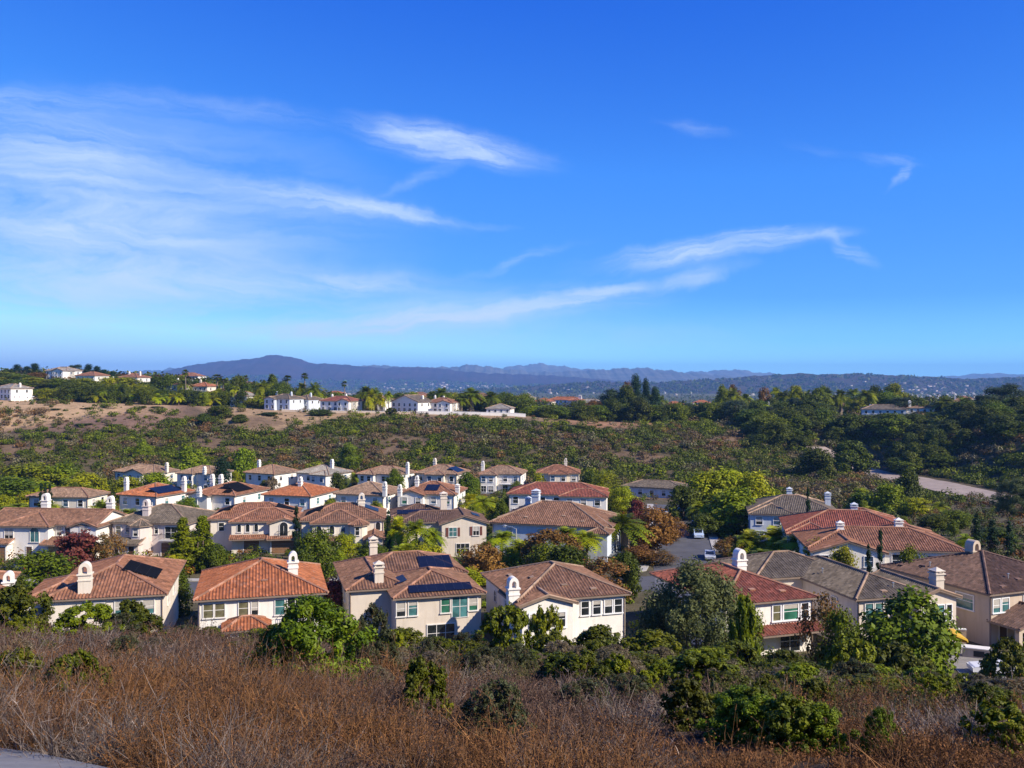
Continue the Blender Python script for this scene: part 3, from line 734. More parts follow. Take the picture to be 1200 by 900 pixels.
    def balcony(s, x0, x1, y0, z, depth=1.1):
        b, r = MB(), MB(); b.box(x0, x1, y0-depth, y0+.02, z-.18, z)
        o = b.build('balcony', s.tm, s.root)
        r.beam((x0+.05, y0-depth+.05, z+.95), (x1-.05, y0-depth+.05, z+.95), .05, .05)
        k = 0; x = x0 + .05
        while x < x1: r.beam((x, y0-depth+.05, z), (x, y0-depth+.05, z+.95), .035, .035); x += .22
        for x in (x0+.05, x1-.05): r.beam((x, y0-depth+.05, z+.95), (x, y0, z+.95), .05, .05)
        r.build('railing', M['iron'], o)

def corner_house(name, cx, cy, rot, W, D, **kw):
    """local origin = front-left wall corner at (cx, cy)"""
    return House(name, cx, cy, rot, **kw)
HG = 'tile-roofed houses of the hillside estate'
def hs_(cx, cy, rot, label, **kw): return House('stucco_house', cx, cy, rot, label=label, group=HG, **kw)

# ---------------- front row (origin: front-left corner of the main body)
GZ = 5.75
# F1
h = hs_(-49.2, 94.6, 14, 'brown-tiled house with black solar panels and one tall arched chimney near its front eave', wall='cream', roof='t_rust', ridge='ridge', z=-29.0)
h.wing(0, 11.6, 0, 17, GZ, 'hip', .36, key='m'); h.wing(-2.5, 3.5, 1.2, 11, GZ-.35, 'hip', .32, key='l')
h.solar('m', 'right', .40, 1.9, 5, 3, 'solar_black', 1.0, 1.25)
h.done()
h.chimney(3.6, 0.9, GZ-.6, GZ+2.3, 1.25, 1.1)
for u, w_ in ((7.3, 1.1), (8.7, 1.2), (10.1, 1.1)): h.window('front', 0, u, 3.7, w_, 1.45, 'g_teal', mull=0)
h.window('front', 0, 5.0, 3.7, 1.3, 1.4, 'g_teal', mull=0)
h.window('front', 1.2, -0.6, 3.2, 2.4, 1.5, 'g_teal', mull=1)
h.window('front', 0, 8.2, .4, 3.2, 1.9, 'g_dark', mull=2)
for u in (4, 9): h.window('right', 11.6, u, 3.7, 1.2, 1.3, 'g_dark', mull=0)
h.vent('m', 'front', .75, 2.4, 'box')
# F2
h = hs_(-33.2, 94.6, 15.5, 'white house under a broad orange hip roof with a small porch roof below its windows', wall='white', roof='t_orange', ridge='ridge', z=-29.0)
h.wing(0, 13.0, 0, 14.2, GZ, 'hip', .36, key='m')
h.wing(2.9, 7.0, -3.0, .2, 3.05, 'hip', .44, key='p')
h.done()
h.chimney(9.9, 4.2, GZ-.2, GZ+2.6, 1.05, 1.0)
for fr, w_, z_, g_, hh in ((.08,.95,3.75,'g_blind',1.45),(.17,.95,3.75,'g_blind',1.45),(.355,.95,3.75,'g_blind',1.45),(.445,.65,3.75,'g_dark',1.45),(.645,.95,3.6,'g_teal',1.6),(.885,.95,3.6,'g_teal',1.6)):
    h.window('front', 0, fr*13, z_, w_, hh, g_, mull=0)
h.window('front', 0, .77*13, 3.25, 1.6, 2.1, 'g_dark', mull=1)
h.balcony(.68*13, .95*13, 0, 3.1, 1.0)
h.window('front', 0, 9.5, .3, 3.0, 2.0, 'g_dark', mull=2)
for u in (3.5, 8.5): h.window('right', 13.0, u, 3.7, 1.2, 1.3, 'g_dark', mull=0)
h.vent('m', 'front', .52, 2.9, 'box'); h.vent('m', 'right', .4, 3.2, 'box')
# F3
h = hs_(-17.6, 97.6, 16, 'house with two blue solar arrays, teal French doors and two flat-capped chimneys', wall='beige', roof='t_brown', ridge='ridge', z=-29.0)
h.wing(0, 6.2, 1.5, 16, GZ, 'hip', .33, key='l')
h.wing(1.5, 14.2, 7.0, 16.6, GZ+.03, 'hip', .34, key='b')
h.wing(4.6, 14.0, -2.6, 8.4, GZ-.22, 'hip', .32, key='m')
h.solar('m', 'front', .53, .75, 7, 1, 'solar_blue', .98, 1.5)
h.solar('b', 'front', .74, 1.2, 4, 2, 'solar_blue', .98, 1.45)
h.solar('m', 'left', .50, 1.0, 3, 1, 'solar_blue', .98, 1.5)
h.done()
h.chimney(3.4, 2.6, GZ-.4, GZ+2.1, 1.0, .95, 'cap'); h.chimney(4.4, 15.4, GZ, GZ+2.7, .95, .9, 'cap')
h.window('front', -2.6, 5.1, 3.5, .9, 1.5, 'g_dark', mull=0); h.window('front', -2.6, 6.4, 3.5, .9, 1.5, 'g_teal', mull=0)
h.window('front', -2.6, 10.0, 3.55, .95, 1.5, 'g_green', mull=0); h.window('front', -2.6, 13.1, 3.6, .9, 1.5, 'g_green', mull=0)
h.window('front', -2.6, 11.6, 2.95, 1.7, 2.2, 'g_teal', mull=1, sill=False)
h.window('left', 0, 6, 3.5, 1.1, 1.3, 'g_dark', mull=0); h.window('front', -2.6, 9.5, .3, 3.0, 2.0, 'g_dark', mull=2)
h.window('right', 14.0, 2.0, 3.6, 1.0, 1.3, 'g_dark', mull=0)
# F4
h = hs_(.9, 92.8, 17, 'white gabled house with an arched side chimney and a row of four upper windows', wall='white', roof='t_brown', ridge='ridge_pale', z=-29.0)
h.wing(0.2, 12.2, .9, 14.2, GZ+.1, 'hip', .35, key='m')
h.wing(0, 5.6, -.5, 6.4, GZ-.12, 'y', .30, key='g')
h.done()
h.chimney(-.42, 1.4, -1, GZ+1.3, 1.15, 1.0)
for u, w_, g_ in ((1.25, .8, 'g_dark'), (2.75, 1.7, 'g_blind'), (4.3, .8, 'g_dark')): h.window('front', -.5, u, 3.2, w_, 1.5, g_, mull=0, trim='trim_white', fr=.16)
for u in (7.5, 8.85, 10.2, 11.35): h.window('front', .9, u, 3.8, .85, 1.45, 'g_dark', mull=0, trim='trim_white')
h.window('left', 0, 5.0, 3.0, 1.0, 1.9, 'g_dark', mull=1); h.window('left', 0.2, 10.2, 3.6, .8, 1.2, 'g_dark', mull=0)
h.window('front', .9, 9.0, .4, 3.0, 1.8, 'g_dark', mull=2)
h.vent('m', 'front', .47, 2.3, 'box'); h.vent('m', 'left', .35, 2.0, 'box'); h.vent('m', 'left', .62, 3.4, 'box'); h.vent('m', 'front', .7, 1.2, 'box')
# F5
h = hs_(21.9, 92.6, 18, 'white house under a dark red hip roof, behind the feathery olive tree', wall='white', roof='t_red', ridge='ridge', z=-29.0)
h.wing(0, 10.9, 0, 15.4, GZ, 'hip', .34, key='m')
h.shed(1.5, 11.3, -1.9, -.005, 2.6, .3)
h.done()
h.chimney(7.3, 8.6, GZ-.2, GZ+2.5, 1.2, 1.1)
h.window('front', 0, 1.25, 3.6, .8, 1.45, 'g_dark', mull=0, trim='trim_white'); h.window('front', 0, 3.0, 3.6, .7, 1.4, 'g_dark', mull=0, trim='trim_white')
for u, w_, g_ in ((6.35, .9, 'g_blind'), (8.1, 1.75, 'g_green'), (9.85, .85, 'g_dark')): h.window('front', 0, u, 3.55, w_, 1.6, g_, mull=0, trim='trim_white', fr=.14)
h.window('front', 0, 8.0, .15, 2.4, 2.1, 'g_dark', mull=1, sill=False); h.window('left', 0, 8, 3.6, 1.2, 1.3, 'g_dark', mull=0)
h.vent('m', 'front', .42, 2.2, 'box'); h.vent('m', 'front', .7, 1.5, 'box'); h.vent('m', 'left', .4, 3, 'box'); h.vent('m', 'left', .6, 1.6, 'pipe')
# F6
h = hs_(36.9, 94.4, 13, 'beige house under a long grey-brown roof with a small gabled wing', wall='beige', roof='t_grey', ridge='ridge_pale', z=-29.0)
h.wing(0, 8.2, .8, 19, GZ, 'hip', .34, key='m')
h.wing(-6.0, 6.0, 11.5, 21.5, GZ+.12, 'hip', .34, key='b')
h.wing(6.6, 11.2, -.4, 9.0, GZ-.12, 'y', .34, key='g')
h.done()
h.chimney(11.45, 3.0, -1, GZ+1.6, 1.0, 1.2, 'cap')
for u, w_ in ((1.4, .9), (2.6, .9), (4.6, .9)): h.window('front', .8, u, 3.65, w_, 1.45, 'g_teal', mull=0)
for u, w_, g_ in ((7.45, .6, 'g_dark'), (8.85, 1.6, 'g_teal'), (10.3, .6, 'g_dark')): h.window('front', -.4, u, 3.2, w_, 1.6, g_, mull=0, trim='trim_white')
h.window('left', 0, 5, 3.6, 1.0, 1.3, 'g_dark', mull=0); h.window('front', -.4, 9, .3, 2.2, 2.0, 'g_dark', mull=1)
h.vent('m', 'front', .62, 1.8, 'pipe'); h.vent('m', 'front', .45, 1.0, 'box'); h.vent('m', 'left', .5, 2.2, 'pipe'); h.vent('m', 'right', .8, 1.0, 'box')
# F7
h = hs_(51.9, 97.3, 21, 'tan house under a dark brown roof with a gabled porch on columns', wall='tan', roof='t_dark', ridge='ridge_dark', z=-29.0)
h.wing(0, 15, 0, 15.2, GZ, 'hip', .34, key='m')
# porch: gabled roof on three columns
h.gable(.4, 8.6, -3.4, -.02, 2.75, 'y', .36, .4, 'p')
for x in (.7, 3.2, 5.7, 8.2): h.W.box(x-.25, x+.25, -3.3, -2.8, -1, 2.7)
h.W.box(.45, 8.55, -3.25, -2.85, 2.2, 2.72)
h.done()
h.chimney(7.2, 8.6, GZ, GZ+2.6, 1.3, 1.2)
for u in (1.0, 2.3, 5.6, 7.0): h.window('front', 0, u, 3.6, 1.0, 1.45, 'g_teal', mull=0, trim='trim_white')
h.window('left', 0, 7.4, 3.6, 1.3, 1.5, 'g_blue', mull=0, trim='trim_white'); h.window('left', 0, 3.2, 3.4, 2.3, 1.6, 'g_teal', mull=0, trim='trim_white'); h.window('left', 0, 11.6, 4.3, 1.3, .55, 'g_dark', mull=0)
h.door('front', 0, 2.0, 1.1, 2.1); h.window('front', 0, 4.4, .6, 1.4, 1.5, 'g_dark', mull=1); h.door('front', 0, 6.9, 1.0, 2.1)
h.vent('m', 'left', .35, 2.6, 'pipe'); h.vent('m', 'front', .35, 2.6, 'pipe')
for q in ((.15, 1.2), (.3, 2.2), (.55, 1.4)): h.vent('m', 'left', q[0], q[1], 'box')
for q in ((.2, 1.0), (.42, 2.0), (.6, 1.2)): h.vent('m', 'front', q[0], q[1], 'box')
# F0: only its end shows at the edge
h = hs_(-64.9, 96.5, 19, 'white house cut off by the edge, only its wall end and arched chimney showing', wall='white', roof='t_rust', z=-29.0)
h.wing(0, 8.6, 0, 8.2, GZ, 'hip', .34, key='m'); h.done()
h.chimney(9.15, 1.6, -1, GZ+.4, 1.1, 1.0); h.window('front', 0, 7, 3.6, 1.0, 1.4, 'g_dark', mull=0)

# ---------------- second row
# S1 white house with arched window
Y = 152; h = hs_(wx(-24, Y), Y+2.2, -5, 'wide white two-storey house with arched central window, brown garage door and two arched chimneys', wall='white', roof='t_brown', ridge='ridge')
h.wing(0, 19.6, 0, 10, GZ, 'x', .34, key='m')
h.wing(3.4, 12.0, -1.6, 8, GZ-.1, 'hip', .34, key='c')
h.wing(15.2, 19.8, -.4, 6, GZ-.3, 'y', .34, key='r')
h.shed(0, 6.0, -3.4, -1.63, 2.9, .34); h.shed(11.4, 20.4, -3.2, -.43, 2.8, .34)
h.body(.3, 5.6, -3.0, 1, 2.75)
h.done()
h.chimney(6.4, 6.6, GZ, GZ+3.1, 1.2, 1.1); h.chimney(17.5, 8.4, GZ, GZ+2.6, 1.1, 1.0)
h.window('front', -1.6, 9.6, 3.0, 1.5, 2.5, 'g_teal', arch=True, mull=1)
for u in (13.0, 14.5): h.window('front', 0, u, 3.9, .85, 1.4, 'g_dark', mull=0)
h.window('front', -1.6, 5.0, 3.5, 1.5, 1.6, 'g_dark', mull=1); h.window('front', -.4, 17.6, 3.5, 1.2, 1.9, 'g_teal', mull=1)
h.garage('front', -3.0, 3.0, 4.6); h.door('front', -1.6, 8.6); h.window('front', 0, 13.8, .8, 1.8, 1.4, 'g_dark')
# S2 with turret
Y = 156; h = hs_(wx(131, Y), Y, -7, 'rose-beige house with a round turret and a balcony under a grey-brown hip roof', wall='pinkish', roof='t_grey', ridge='ridge_pale')
h.wing(0, 13.8, 0, 12, GZ, 'hip', .36, key='m')
h.turret(5.6, -.4, 1.9, GZ-.25)
h.shed(.4, 7.0, -3.8, -1.5, 2.6, .34); h.body(.6, 6.6, -3.2, .5, 2.5)
h.done()
h.chimney(5.2, 2.2, GZ-.2, GZ+2.5, 1.1, 1.0)
h.window('front', 0, 1.2, 3.7, .9, 1.4, 'g_dark', mull=0); h.window('front', 0, 3.0, 3.7, .9, 1.4, 'g_blue', mull=0); h.window('front', -2.15, 5.6, 3.8, .8, 1.3, 'g_dark', mull=0)
h.window('front', 0, 8.2, 3.9, .6, 1.3, 'g_dark', mull=0); h.window('front', 0, 11.4, 3.1, 3.2, 2.0, 'g_dark', mull=2, sill=False)
h.balcony(9.2, 13.6, 0, 3.0, 1.2); h.garage('front', 0, 11.2, 4.2); h.door('front', -3.2, 5.4); h.window('front', -3.2, 2.4, .9, 1.4, 1.2, 'g_dark')
h.window('right', 13.8, 6, 3.6, 1.2, 1.3)
# S3
Y = 157; h = hs_(wx(271, Y), Y, 9, 'cream house with an arched balcony window beside three small arched windows', wall='cream', roof='t_rust', ridge='ridge')
h.wing(-4.2, 10.6, 3.2, 13.4, GZ, 'hip', .36, key='m')
h.wing(0, 11.2, 0, 8.2, GZ-.12, 'hip', .36, key='f')
h.wing(6.6, 11.5, -.9, 3, GZ-.4, 'y', .3, key='b')
h.shed(-.2, 6.2, -1.6, -.003, 2.75, .34); h.shed(6.2, 11.9, -2.2, -.9, 2.7, .3)
h.solar('m', 'left', .55, 1.2, 5, 2, 'solar_black', 1.0, 1.6); h.solar('m', 'right', .45, 1.2, 5, 2, 'solar_black', 1.0, 1.6)
h.done()
for u in (1.3, 2.75, 4.2): h.window('front', 0, u, 3.8, .62, 1.35, 'g_dark', arch=True, mull=0)
h.window('front', -.9, 9.0, 3.1, 1.35, 2.4, 'g_dark', arch=True, mull=1); h.balcony(7.9, 10.1, -.9, 3.0, .5)
h.garage('front', -.9, 9.0, 4.2, 2.2); h.garage('front', 0, 3.4, 2.6, 2.2); h.window('front', 3.2, -2.2, 3.6, .9, 1.4, 'g_dark', mull=0)
h.window('left', -4.2, 7, 3.6, 1.0, 1.4, 'g_dark', mull=0)
# S4
Y = 155; h = hs_(wx(366, Y), Y, 8, 'cream house with a small turret beside an arched entry porch', wall='cream', roof='t_brown', ridge='ridge')
h.wing(-2.2, 12.2, 2.6, 13.6, GZ, 'hip', .36, key='m')
h.wing(0, 8.6, 0, 8, GZ-.12, 'hip', .36, key='f')
h.turret(7.9, -.2, 1.6, GZ-.35)
h.shed(-.2, 4.6, -1.6, -.003, 2.75, .34)
h.wing(9.2, 12.0, -3.2, 3, 3.3, 'y', .36, key='e')
h.solar('m', 'left', .55, 1.2, 5, 2, 'solar_black', 1.0, 1.6); h.solar('m', 'right', .55, 1.6, 4, 2, 'solar_blue', 1.0, 1.6)
h.done()
h.chimney(8.2, 7.4, GZ, GZ+2.8, 1.15, 1.0)
for u in (1.1, 3.3): h.window('front', 0, u, 3.7, .8, 1.45, 'g_dark', arch=True, mull=0)
h.window('front', 0, 5.2, 3.9, .7, 1.1, 'g_blue', arch=True, mull=0)
h.window('front', -1.7, 7.7, 3.7, .65, 1.4, 'g_dark', mull=0); h.window('front', 2.6, 11.2, 3.8, .8, 1.4, 'g_dark', arch=True, mull=0)
h.garage('front', 0, 2.4, 3.6, 2.3); h.window('front', -3.2, 10.6, .2, 1.0, 2.1, 'g_dark', arch=True, mull=0, sill=False); h.window('front', -1.7, 7.9, .2, 1.0, 2.1, 'g_dark', arch=True, mull=0, sill=False)
# S5
Y = 154; h = hs_(wx(497, Y), Y, 9, 'house with dark brown roof, brown window shutters and a gabled front', wall='beige', roof='t_dark', ridge='ridge_dark')
h.wing(-3.8, 10.4, 3.0, 10, GZ-.2, 'hip', .34, key='m')
h.wing(3.0, 10.7, -.6, 8.2, GZ-.05, 'y', .32, key='g')
h.wing(-5.0, 4.0, 8.0, 16, GZ+.1, 'hip', .34, key='b')
h.solar('b', 'front', .42, .8, 6, 1, 'solar_blue', 1.0, 1.6); h.solar('g', 'right', .55, 1.3, 3, 1, 'solar_blue', 1.0, 1.4); h.solar('b', 'right', .5, 1.0, 3, 2, 'solar_black', 1.0, 1.4)
h.done()
h.chimney(4.2, 10.6, GZ, GZ+3.4, 1.2, 1.1, 'cap')
h.window('front', -.6, 4.9, 3.5, 1.3, 1.5, 'g_teal', mull=1, shutters=True); h.window('front', -.6, 8.9, 3.6, 1.0, 1.5, 'g_dark', mull=1, shutters=True)
h.window('front', 3.0, -1.8, 3.5, 1.4, 1.4, 'g_dark'); h.window('front', 3.0, .8, 3.5, 1.4, 1.4, 'g_dark'); h.window('front', -.6, 6.6, .5, 2.2, 1.7, 'g_dark', mull=2)
# S6 large one with its side shade painted into the wall colour
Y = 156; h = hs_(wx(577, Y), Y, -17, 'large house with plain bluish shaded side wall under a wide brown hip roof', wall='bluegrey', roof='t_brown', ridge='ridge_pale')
h.wing(0, 19.4, 0, 14, GZ, 'hip', .40, key='m')
h.wing(12.5, 20.2, 3, 13, GZ-.3, 'hip', .36, key='r')
h.wing(-.4, 7, 6, 19, GZ-.15, 'hip', .34, key='l')
h.wing(17.4, 20.6, -1.8, 2, 5.0, 'hip', .34, key='t')
h.done()
h.chimney(5.4, 9.0, GZ+1, GZ+4.2, 1.3, 1.2, 'cap'); h.chimney(3.6, 10.4, GZ+1, GZ+2.6, .9, .9, 'cap')
h.window('front', 0, 3.1, 3.7, 1.0, 1.2, 'g_dark', mull=0); h.window('front', 0, 9.0, 3.3, 1.7, 1.6, 'g_dark', mull=0); h.window('front', 0, 12.2, 4.5, 1.2, .5, 'g_dark', mull=0); h.window('front', 0, 14.4, 3.7, 1.0, 1.2, 'g_blue', mull=0)
for q in ((.3, 2.0), (.62, 3.0), (.8, 1.4)): h.vent('m', 'front', q[0], q[1], 'box')

# ---------------- third row and back row: one template, every house with its own size, colours and openings
def house_t(px, Y, rot, W, D, label, wall='white', roof='t_brown', ridge='ridge', pitch=.36, bay=None, chim=(), sol=(), front='windows', rear=None, hgt=GZ, roofkind='hip', gl=('g_dark', 'g_dark', 'g_blue'), fine=True, trim='trim_white', name='stucco_house', group=HG, side_w=2, z=None):
    r = R(rot); x = wx(px, Y) - cos(r)*W/2; y = Y - sin(r)*W/2
    h = House(name, x, y, rot, wall, roof, ridge, label, group, fine, trim, z)
    h.wing(0, W, 0, D, hgt, roofkind, pitch, key='m')
    if bay:
        b0, b1, out, kind = bay; h.wing(b0*W, b1*W, -out, D*.5, hgt-.16, kind, pitch*.92, .45, key='b')
    if rear:
        b0, b1, kind = rear; h.wing(b0*W, b1*W, D*.55, D*1.35, hgt+.06, kind, pitch, key='r')
    for a in sol: h.solar(*a)
    h.done()
    for c in chim: h.chimney(c[0]*W, c[1]*D, hgt-.2, hgt+c[2]*.68, c[3]*.8 if len(c) > 3 else .84, .8, c[4] if len(c) > 4 else 'arch')
    def yf(u): return -bay[2] if bay and bay[0]*W < u < bay[1]*W else 0
    n = max(2, int(W/3.0))
    for k in range(n):
        u = W*(k + .5)/n; g = gl[k % len(gl)]
        if bay and min(abs(u - bay[0]*W), abs(u - bay[1]*W)) < .9: u += .9 if abs(u - bay[0]*W) < .9 else -.9
        if bay and min(abs(u - bay[0]*W), abs(u - bay[1]*W)) < .6: continue
        h.window('front', yf(u), u, min(3.6, hgt-2.15), 1.15, 1.45, g, mull=0)
        if front == 'windows': h.window('front', yf(u), u, .6, 1.5, 1.7, 'g_dark', mull=1)
    for k in range(side_w):
        u = D*(k+.6)/(side_w+.2); h.window('right', W, u, min(3.7, hgt-2.05), 1.0, 1.3, gl[0], mull=0); h.window('left', 0, u, min(3.7, hgt-2.05), 1.0, 1.3, gl[0], mull=0)
    return h
# third row
house_t(68, 198, -6, 13.8, 7.8, 'long low brown roof seen behind the white house with two arched chimneys', 'cream', 't_tan', 'ridge', .34)
h = house_t(161, 201, -22, 10.8, 11.3, 'white house with an orange roof and a bright blue solar panel field', 'white', 't_orange', 'ridge', .36, chim=((-.12, .3, 3.6),), sol=(('m', 'right', .42, 1.0, 7, 2, 'solar_blue', 1.0, 1.6),), gl=('g_teal', 'g_dark', 'g_teal'))
h = house_t(250, 203, -18, 11.2, 13.0, 'house with black solar panels and three arched chimneys standing close together', 'white', 't_rust', 'ridge', .34, bay=(.0, .45, 1.6, 'y'), chim=((.3, .45, 4.2), (-.3, .1, 3.8), (.0, .55, 3.9), (.38, -.25, 1.5)), sol=(('m', 'right', .4, 1.2, 6, 3, 'solar_black', 1.0, 1.5), ('m', 'front', .75, 1.0, 2, 1, 'solar_black', 1.0, 1.5)), gl=('g_teal', 'g_teal', 'g_dark'))
h = house_t(336, 201, -17, 11.8, 12.1, 'house with a broad bright orange roof and a pale side wall, one arched chimney', 'white', 't_orange', 'ridge', .35, chim=((.58, .35, 4.0),), gl=('g_teal', 'g_dark', 'g_teal'))
h = house_t(421, 203, -16, 11.8, 11.3, 'house under a tan-brown roof with chimneys at both its gable sides', 'white', 't_tan', 'ridge_pale', .36, chim=((1.04, -.02, 3.0), (1.3, .1, 2.0)), gl=('g_teal', 'g_blue', 'g_teal'))
h = house_t(500, 204, -10, 12.8, 11.3, 'house with a rust roof, a front gable and a small blue solar panel group', 'white', 't_rust', 'ridge', .36, bay=(0, .46, 1.5, 'y'), chim=((.25, .28, 4.0), (1.02, .2, 2.2, 1.1, 'cap')), sol=(('m', 'front', .55, 1.6, 3, 2, 'solar_blue', 1.0, 1.5),), gl=('g_green', 'g_dark', 'g_blue'))
h = house_t(652, 203, -8, 21.8, 11.3, 'big house with a deep red roof standing behind the wide brown-roofed one', 'white', 't_red', 'ridge', .33, bay=(.55, 1.02, 1.6, 'hip'), gl=('g_dark', 'g_blue', 'g_dark'))
# back row
h = house_t(157, 268, -24, 15.7, 9.5, 'pale cream house with a gabled bay at the west end of the back row', 'cream', 't_tan', 'ridge_pale', .36, bay=(.36, .8, 1.4, 'y'), chim=((1.02, .5, 2.6),), gl=('g_blue', 'g_dark', 'g_blue'))
h = house_t(229, 265, -24, 11.8, 8.7, 'white back-row house in shade with a bluish porch and two chimneys', 'white', 't_tan', 'ridge_pale', .36, bay=(0, .5, 1.3, 'hip'), chim=((1.0, .55, 3.6), (.86, -.1, 1.6)), gl=('g_blue', 'g_dark', 'g_blue'))
h = house_t(304, 264, -28, 11.2, 10.4, 'back-row house under a rosy tan hip roof with a dark recessed porch', 'white', 't_tan', 'ridge', .36, chim=((-.05, .6, 3.2),), gl=('g_dark', 'g_dark', 'g_dark'))
h = house_t(366, 263, -28, 12.2, 10.4, 'back-row house under a pale grey hip roof, its side wall bright white', 'white', 't_pale', 'ridge_pale', .36, bay=(.55, 1.0, 1.4, 'hip'), chim=((.75, .5, 4.2),), gl=('g_blue', 'g_dark', 'g_blue'))
h = house_t(444, 262, -24, 12.8, 9.5, 'back-row house with a front bay and a chimney outside its end wall', 'white', 't_tan', 'ridge', .36, bay=(0, .42, 1.5, 'hip'), chim=((1.08, .4, 3.4),), gl=('g_dark', 'g_dark', 'g_dark'))
h = house_t(511, 262, -16, 12.8, 10.4, 'back-row house with blue solar panels on its brown roof and a cream front bay', 'cream', 't_tan', 'ridge', .38, bay=(.3, .72, 1.3, 'hip'), chim=((.3, .55, 4.3),), sol=(('m', 'right', .45, .8, 6, 2, 'solar_blue', 1.0, 1.6),), gl=('g_dark', 'g_blue', 'g_dark'))
h = house_t(586, 261, -10, 12.2, 9.5, 'back-row house with a white bay window and a brown timber balcony', 'white', 't_tan', 'ridge', .38, bay=(.05, .42, 1.5, 'hip'), chim=((.0, .5, 3.2),), gl=('g_blue', 'g_dark', 'g_dark'))
h.balcony(6.2, 11.9, 0, 3.0, 1.3)
h = house_t(654, 263, -4, 12.2, 9.5, 'square back-row house beside the willow-like tree, with one chimney', 'cream', 't_rust', 'ridge', .38, bay=(.3, .72, 1.2, 'hip'), chim=((.68, .5, 4.4),), gl=('g_dark', 'g_blue', 'g_dark'))
# houses east of the street
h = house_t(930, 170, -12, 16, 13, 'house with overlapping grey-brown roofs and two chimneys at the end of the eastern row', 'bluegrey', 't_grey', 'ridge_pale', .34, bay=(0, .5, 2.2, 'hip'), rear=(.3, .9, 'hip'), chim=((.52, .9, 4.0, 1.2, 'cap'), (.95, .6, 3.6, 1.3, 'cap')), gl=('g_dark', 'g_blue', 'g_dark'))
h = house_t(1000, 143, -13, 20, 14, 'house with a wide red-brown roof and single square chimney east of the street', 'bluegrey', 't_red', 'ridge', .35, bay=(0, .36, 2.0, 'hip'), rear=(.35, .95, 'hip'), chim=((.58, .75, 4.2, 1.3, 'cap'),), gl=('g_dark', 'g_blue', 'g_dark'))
h = house_t(1040, 127, -8, 21, 12, 'white house with two gabled wings and a brown roof east of the street', 'white', 't_rust', 'ridge', .33, bay=(.0, .46, 2.0, 'y'), rear=(.5, 1.0, 'hip'), chim=((.25, .45, 3.6, 1.15, 'cap'), (.66, .55, 4.2, 1.3, 'cap')), gl=('g_dark', 'g_dark', 'g_blue'))
h.window('front', 0, 12.4, 3.3, 2.4, 1.8, 'g_dark', mull=1)
h = house_t(764, 250, -26, 17, 9, 'low grey-roofed house in shade at the end of the cul-de-sac', 'bluegrey', 't_grey', 'ridge_pale', .3, hgt=2.9, side_w=1, gl=('g_dark',), front='none')  # blue-grey wall colour carries the shade of this front

# ================================================================== VEGETATION
def unit(v): return v/np.maximum(np.linalg.norm(v, axis=1, keepdims=True), 1e-9)
def leaf_quads(P, Nrm, size, aspect, g, tone):
    """one diamond-ish quad per leaf at P facing Nrm; tone (n,3)"""
    n = len(P); a = unit(np.cross(Nrm, g.normal(size=(n, 3)))); b = np.cross(Nrm, a)
    s = (size*g.uniform(.6, 1.35, n))[:, None]
    c = s*aspect
    bend = Nrm*s*g.uniform(-.25, .25, (n, 1))
    V = np.stack([P - a*s, P - b*c + bend, P + a*s, P + b*c + bend], 1).reshape(-1, 3)
    Q = np.arange(4*n).reshape(-1, 4)
    return V, Q, np.repeat(tone, 4, axis=0)

def crown(seed, H, W, n, leaf, cols, z0=.2, shape='round', clumps=46, aspect=.6, spread=.2, mix=.5, gaps=.12):
    """leaves in clumps through the crown volume: (V, Q, tint); crown from z0*H to H, width W"""
    g = np.random.default_rng(seed)
    C = []; lo = z0*H
    lobes = g.uniform(0.72, 1.12, 9)
    while len(C) < clumps:
        t = g.uniform(0, 1); a = g.uniform(0, 2*pi)
        if shape == 'round': r = math.sqrt(max(0, 1 - (2*t - 1)**2))
        elif shape == 'dome': r = math.sqrt(max(0, 1 - t**1.7))*(0.62 + .38*min(1, t*4))
        elif shape == 'cone': r = (1 - t)**.8*(.35 + .65*min(1, t*6))
        elif shape == 'column': r = (min(1, t*5)**.5)*(1 - t**3)
        elif shape == 'vase': r = .25 + .75*math.sin(min(1, t*1.05)*pi*.62)
        rr = r*(g.uniform(0, 1)**.38)*lobes[int(a/(2*pi)*9) % 9]
        if shape in ('round', 'dome', 'vase') and g.uniform() < gaps and rr > .4: continue
        C.append((rr*cos(a)*W/2, rr*sin(a)*W/2, lo + t*(H - lo)))
    C = np.array(C); k = g.integers(0, len(C), n)
    rad = spread*min(W, H*.8)*g.uniform(.6, 1.25, len(C))
    d = unit(g.normal(size=(n, 3)))*(g.uniform(0, 1, (n, 1))**.45)
    P = C[k] + d*rad[k][:, None]
    P[:, 2] = np.maximum(P[:, 2], .03*H)
    cen = np.array([0, 0, lo + (H - lo)*.4])
    nr = unit(unit(P - cen)*.5 + unit(d)*.6 + g.normal(size=(n, 3))*.55 + np.array([0, 0, .25]))
    cols = np.array(cols); ct = g.uniform(0, 1, len(C)) 
    t = np.clip(ct[k]*mix + g.uniform(0, 1, n)*(1 - mix), 0, .9999)*(len(cols) - 1)
    i = t.astype(int); f = (t - i)[:, None]
    tone = (cols[i]*(1 - f) + cols[i + 1]*f)*g.uniform(.75, 1.25, (n, 1))
    return leaf_quads(P, nr, leaf, aspect, g, tone), C

def limbs(C, H, z0, r0, seed, nl=7, lean=.03):
    g = np.random.default_rng(seed); mb = MB()
    fork = Vector((g.normal()*lean*H, g.normal()*lean*H, max(.12, z0*.95)*H))
    mb.tube([(0, 0, -.4), (fork.x*.3, fork.y*.3, fork.z*.5), fork], [r0*1.25, r0, r0*.8], 7)
    for q in g.choice(len(C), min(nl, len(C)), replace=False):
        e = Vector(C[q]); m = fork.lerp(e, .5) + Vector((g.normal(), g.normal(), g.normal()))*.05*H
        mb.tube([fork, m, e], [r0*.6, r0*.36, r0*.1], 5)
    return mb

